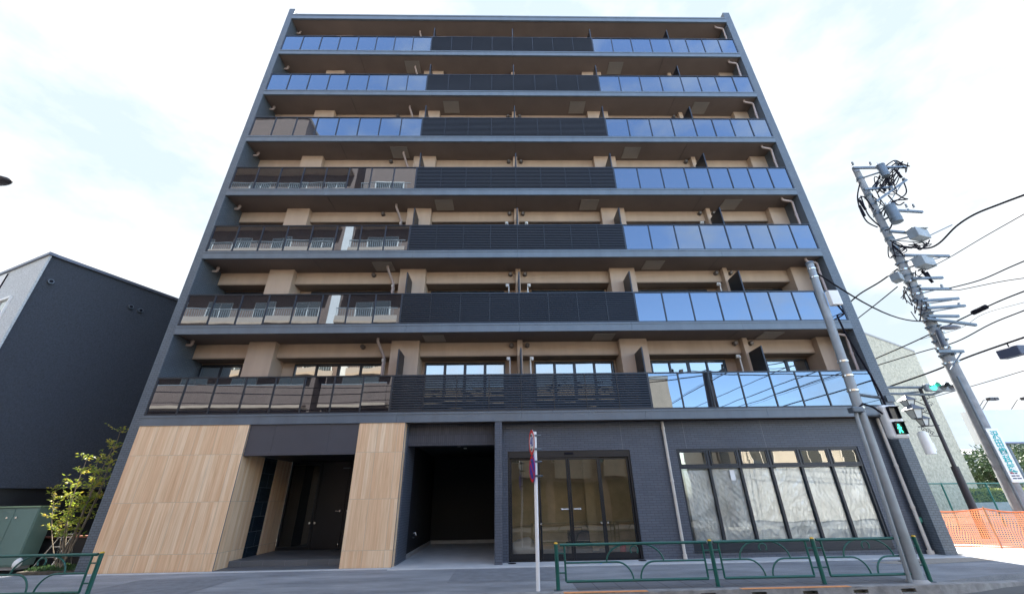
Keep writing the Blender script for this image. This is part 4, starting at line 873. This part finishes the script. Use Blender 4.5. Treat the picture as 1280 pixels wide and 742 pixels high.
sc = MB().tube([at(1148, 533, 'y', 4.0), at(1174, 531, 'y', 4.0)], .02, 6); obj('bracket_bar', sc, dk, LP)
obj('bracket_bar', MB().tube([at(1150, 543, 'y', 4.0), at(1177, 545, 'y', 4.0)], .014, 6), dk, LP)
c = at(1158, 553, 'y', 3.95); obj('white_cylinder', MB().cyl(c-Vector((0, 0, .42)), c+Vector((0, 0, .38)), .17, n=20).cyl(c+Vector((0, 0, .38)), c+Vector((0, 0, .42)), .12, n=20).box((c.x+.12, c.y-.05, c.z-.3), (c.x+.24, c.y+.05, c.z+.0)), white_m, LP)
VS = thing('vehicle_signal', 'horizontal traffic light showing green on a grey arm above the lanterns', 'traffic light', tuple(at(1172, 486, 'y', 3.8)))
c = at(1174, 484, 'y', 3.75)
obj('housing', MB().obox(c, (.62, 0, .0), (0, .1, 0), (0, 0, .16)), lg, VS, .06)
obj('arm', MB().tube([at(1085, 484, 'y', 3.9), at(1150, 484, 'y', 3.9), c], .055, 10).tube([at(1085, 491, 'y', 3.95), at(1165, 493, 'y', 3.95), c+Vector((.2, .1, -.1))], .05, 10).tube([at(1130, 491, 'y', 3.95), (28.3, 4.0, 5.3)], .03), galv, VS)
for i, (dx_, mm_) in enumerate(((-.36, emit('vehicle_green', (.03, .85, .5), 1.1)), (0.05, mat('amber_off', (.03, .025, .02), .3)), (.42, mat('red_off', (.035, .015, .015), .3)))):
    p = c+Vector((dx_, -.11, 0)); le = obj('lens', MB().cyl(p, p+Vector((0, -.02, 0)), .125, n=20), mm_, VS)
    vz = MB()
    for k in range(10):
        a0, a1 = math.pi*k/10, math.pi*(k+1)/10
        vz.poly([p+Vector((.14*math.cos(a0), 0, .14*math.sin(a0))), p+Vector((.14*math.cos(a1), 0, .14*math.sin(a1))), p+Vector((.14*math.cos(a1), -.22, .14*math.sin(a1))), p+Vector((.14*math.cos(a0), -.22, .14*math.sin(a0)))])
    obj('visor', vz, galv, le)

# ------------------------------------------------------------------ stucco building, fences, hedge, hoarding on the right
stb = mat('beige_stucco', (.46, .415, .31), .9, var=.3, vscale=4.5, bump=2.2, bscale=7, stretch=(1, 1, 1.6), detail=5)
e1 = at(1143, 440, 'z', 10); e0 = at(1085, 419, 'z', 10); dd = (e0-e1); dd.z = 0; dd.normalize(); e0 = e1+dd*11.5; pn = Vector((dd.y, -dd.x, 0)); pn = pn if pn.y > 0 else -pn
SB = thing('stucco_building', 'tall windowless building in rough beige stucco behind the utility pole', 'building', (e1.x, e1.y, 0))
base_ = [(e0.x, e0.y), (e1.x, e1.y), (e1.x+pn.x*9, e1.y+pn.y*9), (e0.x+pn.x*9, e0.y+pn.y*9)]
obj('wall', MB().prism(base_, 10, 0), stb, SB)
q = [Vector((a, b)) for a, b in base_]; cen = sum(q, Vector((0, 0)))/4
obj('parapet', MB().prism([tuple(cen+(p-cen)*1.006) for p in q], 10.12, 10.001), mat('parapet_metal', (.25, .24, .23), .5), SB)
# green mesh fence
def mesh_mat():
    m = bpy.data.materials.new('chain_link'); m.use_nodes = True; n = m.node_tree.nodes; l = m.node_tree.links; b = n['Principled BSDF']; b.inputs['Base Color'].default_value = (.02, .16, .12, 1)
    g = n.new('ShaderNodeNewGeometry'); s = n.new('ShaderNodeSeparateXYZ'); l.new(g.outputs['Position'], s.inputs[0]); outs = []
    for sg in (1, -1):
        a = n.new('ShaderNodeMath'); a.operation = 'MULTIPLY_ADD'; a.inputs[1].default_value = sg; l.new(s.outputs[2], a.inputs[0]); l.new(s.outputs[0], a.inputs[2])
        q = n.new('ShaderNodeMath'); q.operation = 'PINGPONG'; q.inputs[1].default_value = .045; l.new(a.outputs[0], q.inputs[0])
        c = n.new('ShaderNodeMath'); c.operation = 'LESS_THAN'; c.inputs[1].default_value = .0045; l.new(q.outputs[0], c.inputs[0]); outs.append(c)
    mxm = n.new('ShaderNodeMath'); mxm.operation = 'MAXIMUM'; l.new(outs[0].outputs[0], mxm.inputs[0]); l.new(outs[1].outputs[0], mxm.inputs[1])
    tr = n.new('ShaderNodeBsdfTransparent'); ms = n.new('ShaderNodeMixShader'); l.new(mxm.outputs[0], ms.inputs[0]); l.new(tr.outputs[0], ms.inputs[1]); l.new(b.outputs[0], ms.inputs[2]); l.new(ms.outputs[0], n['Material Output'].inputs[0])
    return m
fa, fb = Vector((24.2, 5.2, 0)), Vector((39.5, 10.6, 0)); FN = thing('mesh_fence', 'green wire mesh fence in front of the beige stucco building', 'fence', tuple(fa))
fd = (fb-fa); nseg = 9; fg = mat('fence_green', (.02, .16, .12), .45)
rl = MB().tube([fa+Vector((0, 0, 1.86)), fb+Vector((0, 0, 1.86))], .03, 6).tube([fa+Vector((0, 0, .5)), fb+Vector((0, 0, .5))], .022, 6); obj('rail', rl, fg, FN)
for i in range(nseg+1):
    p = fa+fd*i/nseg; obj('post', MB().cyl(p, p+Vector((0, 0, 1.9)), .035, n=8), fg, FN)
obj('mesh_panel', MB().poly([fa+Vector((0, 0, .1)), fb+Vector((0, 0, .1)), fb+Vector((0, 0, 1.84)), fa+Vector((0, 0, 1.84))]), mesh_mat(), FN)
# hedge and its wall
HW = tag(obj('retaining_wall', MB().box((34.5, 11.8, 0), (60, 12.1, .95)), concrete_m), 'low concrete wall under the clipped hedge', 'wall')
hd = MB(); rr = random.Random(21)
for i in range(9000):
    f_ = rr.random(); x = rr.uniform(34.6, 52); y = 12.0 if f_ < .6 else rr.uniform(12.0, 13.0); z = rr.uniform(.95, 1.55) if f_ < .6 else 1.55
    leaf(hd, Vector((x, y+rr.uniform(-.07, .1), z+rr.uniform(-.06, .06))), Vector((rr.uniform(-1, 1), -rr.random(), rr.uniform(-.3, 1))), rr.uniform(.07, .14), rr)
hedge_l = leaf_mat('hedge_leaf', [(.20, .24, .05), (.36, .38, .10)], 3)
HG = thing('hedge', 'clipped yellow green hedge on a low wall at the right edge', 'hedge', (43, 12.5, .95)); obj('leaves', hd, hedge_l, HG)
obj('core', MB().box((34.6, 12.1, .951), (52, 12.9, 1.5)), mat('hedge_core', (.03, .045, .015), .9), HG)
dkleaf = leaf_mat('dark_leaf', [(.02, .045, .02), (.05, .09, .035), (.09, .13, .05)], 1.2, .2)
spots = [((41.5, 17.5), 5.0, 2.0), ((44.0, 16.5), 4.3, 1.8), ((46.8, 18), 4.9, 2.2), ((50, 18), 5.2, 2.3), ((53.5, 19), 4.7, 2.3), ((57.5, 20), 5.3, 2.6)]
labs = ['leftmost dark green tree, beside the corner of the stucco building', 'low dark green tree behind the mesh fence, left of the utility pole base', 'dark green tree directly behind the advertising board on the utility pole', 'dark green tree behind the grey hoarding post', 'dark green tree behind the hoarding, second from the right edge', 'dark green tree at the far right behind the hedge']
for i, ((x, y), h, r_) in enumerate(spots): crown_tree('garden_tree', labs[i], 'tree', (x, y, 0), h, r_, dkleaf, 60+i, 2200, .26, 'trees beyond the hedge', .9)
# pale house among the trees
PH = thing('house', 'pale small house half hidden by the trees beyond the hedge', 'house', (47, 24, 0))
obj('wall', MB().box((44, 24, 0), (54, 30, 4.2)), mat('pale_wall', (.62, .58, .52), .8, var=.08), PH)
obj('roof', MB().prism([(43.5, 23.5), (54.5, 23.5), (54.5, 30.5), (43.5, 30.5)], [4.3, 4.3, 5.6, 5.6], 4.201), mat('roof_grey', (.25, .24, .25), .7, var=.15), PH)
obj('window', MB().box((46, 23.95, 1.6), (48, 23.999, 2.9)).box((50, 23.95, 1.6), (52, 23.999, 2.9)), win_glass, PH)
# hoarding
HB = thing('billboard', 'blank white billboard on grey posts with small lights above it', 'billboard', (41, 12.6, 0))
tl = at(1221, 512, 'y', 12.6); bl = at(1238, 553, 'y', 12.6)
hbm = mat('hoarding_white', (.62, .66, .72), .5, var=.03)
obj('panel', MB().box((tl.x, 12.55, bl.z), (tl.x+5.2, 12.75, tl.z)), hbm, HB, .02)
obj('panel_frame', MB().box((tl.x-.05, 12.5, bl.z-.08), (tl.x+5.25, 12.8, bl.z-.002)), mat('hoarding_edge', (.1, .11, .16), .5), HB)
spx = at(1199, 514, 'y', 13.6).x
obj('side_panel', MB().prism([(spx, 13.6), (spx+.05, 13.5), (tl.x-.06, 12.75), (tl.x-.10, 12.9)], tl.z, bl.z), hbm, HB)
for x in (at(1266, 572, 'y', 12.9).x, tl.x+4.9): obj('post', MB().cyl((x, 12.9, 0), (x, 12.9, bl.z+1.2), .13, n=14), galv, HB)
for x in (tl.x+.35, tl.x+2.2, tl.x+4.1, spx+.1):
    y0 = 12.6 if x > tl.x else 13.5; fl = obj('floodlight', MB().tube([(x, y0, tl.z), (x+.1, y0-.5, tl.z+.5), (x+.1, y0-.8, tl.z+.5)], .02, 6), dk, HB); obj('lamp', MB().box((x-.02, y0-1.0, tl.z+.4), (x+.22, y0-.75, tl.z+.56)), dk, fl)

# ------------------------------------------------------------------ orange safety netting
def net_mat():
    m = bpy.data.materials.new('orange_net'); m.use_nodes = True; n = m.node_tree.nodes; l = m.node_tree.links; b = n['Principled BSDF']; b.inputs['Base Color'].default_value = (.74, .27, .13, 1); b.inputs['Roughness'].default_value = .5
    tc_ = n.new('ShaderNodeAttribute'); tc_.attribute_name = 'netuv'; s = n.new('ShaderNodeSeparateXYZ'); l.new(tc_.outputs['Vector'], s.inputs[0]); outs = []
    for k, (pp, tt) in enumerate(((.05, .018), (.05, .018))):
        q = n.new('ShaderNodeMath'); q.operation = 'PINGPONG'; q.inputs[1].default_value = pp/2*1.0; l.new(s.outputs[k], q.inputs[0])
        c = n.new('ShaderNodeMath'); c.operation = 'LESS_THAN'; c.inputs[1].default_value = tt*.36; l.new(q.outputs[0], c.inputs[0]); outs.append(c)
    mxm = n.new('ShaderNodeMath'); mxm.operation = 'MAXIMUM'; l.new(outs[0].outputs[0], mxm.inputs[0]); l.new(outs[1].outputs[0], mxm.inputs[1])
    tl_ = n.new('ShaderNodeBsdfTranslucent'); tl_.inputs[0].default_value = (.7, .26, .12, 1); m0 = n.new('ShaderNodeMixShader'); m0.inputs[0].default_value = .5; l.new(b.outputs[0], m0.inputs[1]); l.new(tl_.outputs[0], m0.inputs[2])
    tr = n.new('ShaderNodeBsdfTransparent'); ms = n.new('ShaderNodeMixShader'); l.new(mxm.outputs[0], ms.inputs[0]); l.new(tr.outputs[0], ms.inputs[1]); l.new(m0.outputs[0], ms.inputs[2]); l.new(ms.outputs[0], n['Material Output'].inputs[0])
    return m
nm = net_mat()
def netting(name, path, label, hs, seed):
    rr = random.Random(seed); T = thing(name, label, 'safety net', (path[0][0], path[0][1], 0), 'orange safety netting on the corner')
    P_ = [Vector((*p, 0)) for p in path]; dens = []
    cum = 0; out = []
    for a, b, ha, hb in zip(P_, P_[1:], hs, hs[1:]):
        L = (b-a).length; nseg = max(2, int(L/.12))
        for i in range(nseg): t = i/nseg; out.append((a.lerp(b, t), ha+(hb-ha)*t-.05*math.sin(math.pi*t), cum+L*t))
        cum += L
    out.append((P_[-1], hs[-1], cum)); nv = 12; mb = MB(); uv = []
    for i, (p, h, s) in enumerate(out):
        for j in range(nv+1):
            z = .03+(h-.03)*j/nv; d = .035*math.sin(s*5+j*.4+seed)+.02*math.sin(s*13+j*.9)
            mb.v.append((p.x+d*.4, p.y-d, z)); uv.append((s, z, 0))
    for i in range(len(out)-1):
        for j in range(nv): a = i*(nv+1)+j; mb.f.append([a, a+nv+1, a+nv+2, a+1]); mb.sm.append(True)
    o = obj('net', mb, nm, T); at_ = o.data.attributes.new('netuv', 'FLOAT_VECTOR', 'POINT'); at_.data.foreach_set('vector', [c for u in uv for c in u])
    tp = MB().tube([Vector((p.x, p.y, h)) for p, h, s in out], .018, 6).tube([Vector((p.x, p.y, .04)) for p, h, s in out], .016, 6); obj('edge_rope', tp, mat('net_rope', (.7, .18, .05), .6), T)
    for p, h in zip(P_, hs): obj('stake', MB().cyl(p, p+Vector((0, 0, h+.05)), .02, n=8), mat('stake_m', (.5, .25, .12), .6), T)
netting('safety_net', [(24.3, 1.75), (25.6, 1.15), (26.3, .55)], 'long orange safety net stretched from the grey wing wall to the utility pole', [1.0, 1.06, .98], 1)
netting('safety_net', [(26.35, .5), (26.1, -.3), (27.6, -.9), (29.5, -.4)], 'orange safety net wrapped round the utility pole base at the right edge', [1.02, .98, .98, 1.0], 2)

# ------------------------------------------------------------------ drain covers, chalk mark
for i, (x, y) in enumerate(((11.02, .2), (14.55, .22))):
    tag(obj('drain_cover', MB().cyl((x, y, .0065), (x, y, .016), .11, n=24).cyl((x, y, .0161), (x, y, .019), .08, n=24), insul), ['round black drain cover near the brick pillar at the left of the doors', 'round black drain cover at the right end of the glass doors'][i], 'drain cover', 'drain covers before the doors')
bm_ = mat('chalk_blue', (.12, .36, .7), .8); ck = MB()
for a, b in (((13.1, .05), (13.75, .12)), ((13.45, .1), (13.3, -.25)), ((13.45, .1), (13.6, -.2)), ((13.2, .2), (13.6, .24))):
    a, b = Vector((*a, .0085)), Vector((*b, .0085)); d = (b-a); nn_ = Vector((-d.y, d.x, 0)).normalized()*.014; ck.poly([a-nn_, b-nn_, b+nn_, a+nn_])
obj('chalk_mark', ck, bm_, kind='structure')

for i, (x, y, r_) in enumerate(((20.9, -.9, .22),)):
    mh_ = MB().cyl((x, y, .004), (x, y, .010), r_, n=32).cyl((x, y, .0101), (x, y, .014), r_*.88, n=32)
    for k in range(-3, 4):
        for j in range(-3, 4):
            if math.hypot(k, j) < 3.3: mh_.box((x+k*r_*.22-.018, y+j*r_*.22-.018, .0141), (x+k*r_*.22+.018, y+j*r_*.22+.018, .018))
    tag(obj('manhole_cover', mh_, mat('cast_iron', (.09, .085, .08), .6, .4)), ['iron manhole cover in the pavement beyond the end of the guardrail'][i], 'manhole cover')
# ------------------------------------------------------------------ street lamp whose tip shows at the left edge
SL = thing('street_lamp', 'dark street lamp head reaching in at the left edge of the sky', 'street lamp', (-5.4, -3.4, 0))
tip = at(11, 226, 'y', -3.4)
obj('pole', MB().tube([(-6.6, -3.4, 0), (-6.6, -3.4, 8.8), (-6.3, -3.4, 9.7), (-5.4, -3.4, 10.05)], [.11, .09, .06, .05], 12), galv, SL)
obj('lamp_head', MB().sphere((tip.x-.42, -3.4, tip.z+.02), .42, 16, (1.15, .5, .28)), dk, SL)

# ------------------------------------------------------------------ across the street (seen mirrored in the glass)
def block(name, label, x0, x1, y1, h, wall, balc, parent_depth=10, fl=3.0, z_first=4.2, nb=None):
    T = thing(name, label, 'building', ((x0+x1)/2, y1, 0))
    obj('wall', MB().box((x0, y1-parent_depth, 0), (x1, y1, h)), wall, T)
    nfl = int((h-z_first)/fl); wn_ = max(1, int((x1-x0)/3.0)) if nb is None else nb
    for f in range(nfl):
        z = z_first+f*fl
        if balc:
            lo = f <= 1; sb = obj('balcony', MB().box((x0+.2, y1+.001, z), (x1-.2, y1+1.1, z+.18)), beige_m, T)
            obj('parapet', MB().box((x0+.2, y1+1.0, z+.181), (x1-.2, y1+1.08, z+(1.5 if lo else .55))), wall if lo else balc, sb)
            if lo: z += .36
            bars = MB()
            for i in range(int((x1-x0-.5)/.16)): bars.box((x0+.25+i*.16, y1+1.03, z+.551), (x0+.28+i*.16, y1+1.05, z+1.15))
            bars.box((x0+.2, y1+1.0, z+1.151), (x1-.2, y1+1.08, z+1.2)); obj('railing', bars, lg, sb)
        for i in range(wn_):
            a = x0+(i+.25)*(x1-x0)/wn_; b = x0+(i+.78)*(x1-x0)/wn_
            w__ = obj('window', MB().box((a, y1+.002, z+.3), (b, y1+.04, z+2.2)), white_m, T); obj('pane', MB().box((a+.06, y1+.041, z+.36), ((a+b)/2-.03, y1+.05, z+2.14)).box(((a+b)/2+.03, y1+.041, z+.36), (b-.06, y1+.05, z+2.14)), win_glass, w__)
    obj('parapet', MB().box((x0-.05, y1-parent_depth-.05, h), (x1+.05, y1+.05, h+.25)), concrete_m, T)
    return T
brn = mat('brown_tile', (.17, .12, .10), .7, var=.12, vscale=1.5); tan = mat('tan_tile', (.46, .38, .30), .8, var=.1)
block('apartment_block', 'brown tiled apartment block across the street with pale balcony parapets', -26, -2.5, -16.0, 32, brn, mat('parapet_tan', (.40, .33, .28), .7), fl=3.0)
block('apartment_block', 'narrow brown apartment block across the street beside the taller one', -1.7, 3.1, -16.0, 31.0, brn, bpy.data.materials['parapet_tan'], fl=3.0)
TB = [o for o in bpy.data.objects if o.get('label', '').startswith('brown tiled')][0]
obj('penthouse', MB().box((-25.9, -25.5, 32.26), (-8.3, -16.05, 35.6)), brn, TB)
obj('penthouse_coping', MB().box((-26, -25.6, 35.601), (-8.2, -15.95, 35.9)), bpy.data.materials['parapet_tan'], TB)
PB = [o for o in bpy.data.objects if o.get('label', '').startswith('narrow brown')][0]
obj('sky_gap_strip', MB().box((-2.46, -18, 10.2), (-1.74, -15.9, 25)), mat('pale_panel', (.66, .66, .66), .7, var=.05), PB)  # pale strip added between the blocks, mirrors as a bright sky gap
block('shop_building', 'low tan building across the street behind the camera', 3.6, 22.8, -16.2, 9.2, tan, None, 9, 2.9, 3.4)
SBk = [o for o in bpy.data.objects if o.get('label', '').startswith('low tan')][0]
olive = mat('shutter_olive', (.22, .19, .12), .6, var=.15); palef = mat('pale_fascia', (.62, .55, .46), .7, var=.1)
for i, (a, b, z0_, z1_, mm) in enumerate(((3.9, 6.6, .1, 2.6, olive), (7.0, 10.2, .1, 2.5, olive), (10.8, 13.6, .1, 2.7, olive), (14.1, 17.2, .1, 2.5, olive), (17.8, 22.4, .1, 2.6, olive))): obj('shutter', MB().box((a, -16.199, z0_), (b, -16.14, z1_)), mm, SBk)
for a, b in ((4.0, 5.8), (6.6, 9.8), (11.9, 13.2), (14.2, 16.6), (17.6, 19.0), (20.2, 22.2)): obj('fascia_panel', MB().box((a, -16.199, 2.75), (b, -15.9, 4.3)), palef, SBk)
block('shop_building', 'low pale building across the street right of the tan one', 27, 40, -16.2, 6.6, mat('pale_render', (.6, .58, .54), .8, var=.06), None, 9, 2.9, 2.8)
OP = thing('utility_pole', 'concrete utility pole on the opposite pavement across the street', 'utility pole', (23.5, -11.7, 0))
obj('pole', MB().cyl((23.5, -11.7, 0), (23.5, -11.7, 9.6), .24, .17, 16), dk, OP); obj('crossarm', MB().box((22.8, -11.75, 9.0), (24.2, -11.65, 9.1)), galv, OP)
for i, (za_, zb2, r_) in enumerate(((9.4, 9.0, .025), (9.0, 8.6, .03), (8.5, 8.0, .02), (8.2, 7.5, .035))):
    o = MB(); a = Vector((23.5, -11.7, za_)); b = Vector((-10-3*i, -13.8, zb2-.5)); o.tube([a.lerp(b, t)-Vector((0, 0, .9*math.sin(math.pi*t))) for t in np.linspace(0, 1, 20)], r_, 6)
    b = Vector((60, -9.5-i*.3, zb2+2)); o.tube([a.lerp(b, t)-Vector((0, 0, .7*math.sin(math.pi*t))) for t in np.linspace(0, 1, 20)], r_, 6)
    tag(obj('overhead_wire', o, insul), ['highest', 'second highest', 'third highest', 'lowest and thickest'][i]+' wire strung from the pole on the opposite pavement', 'cable', 'wires across the street')
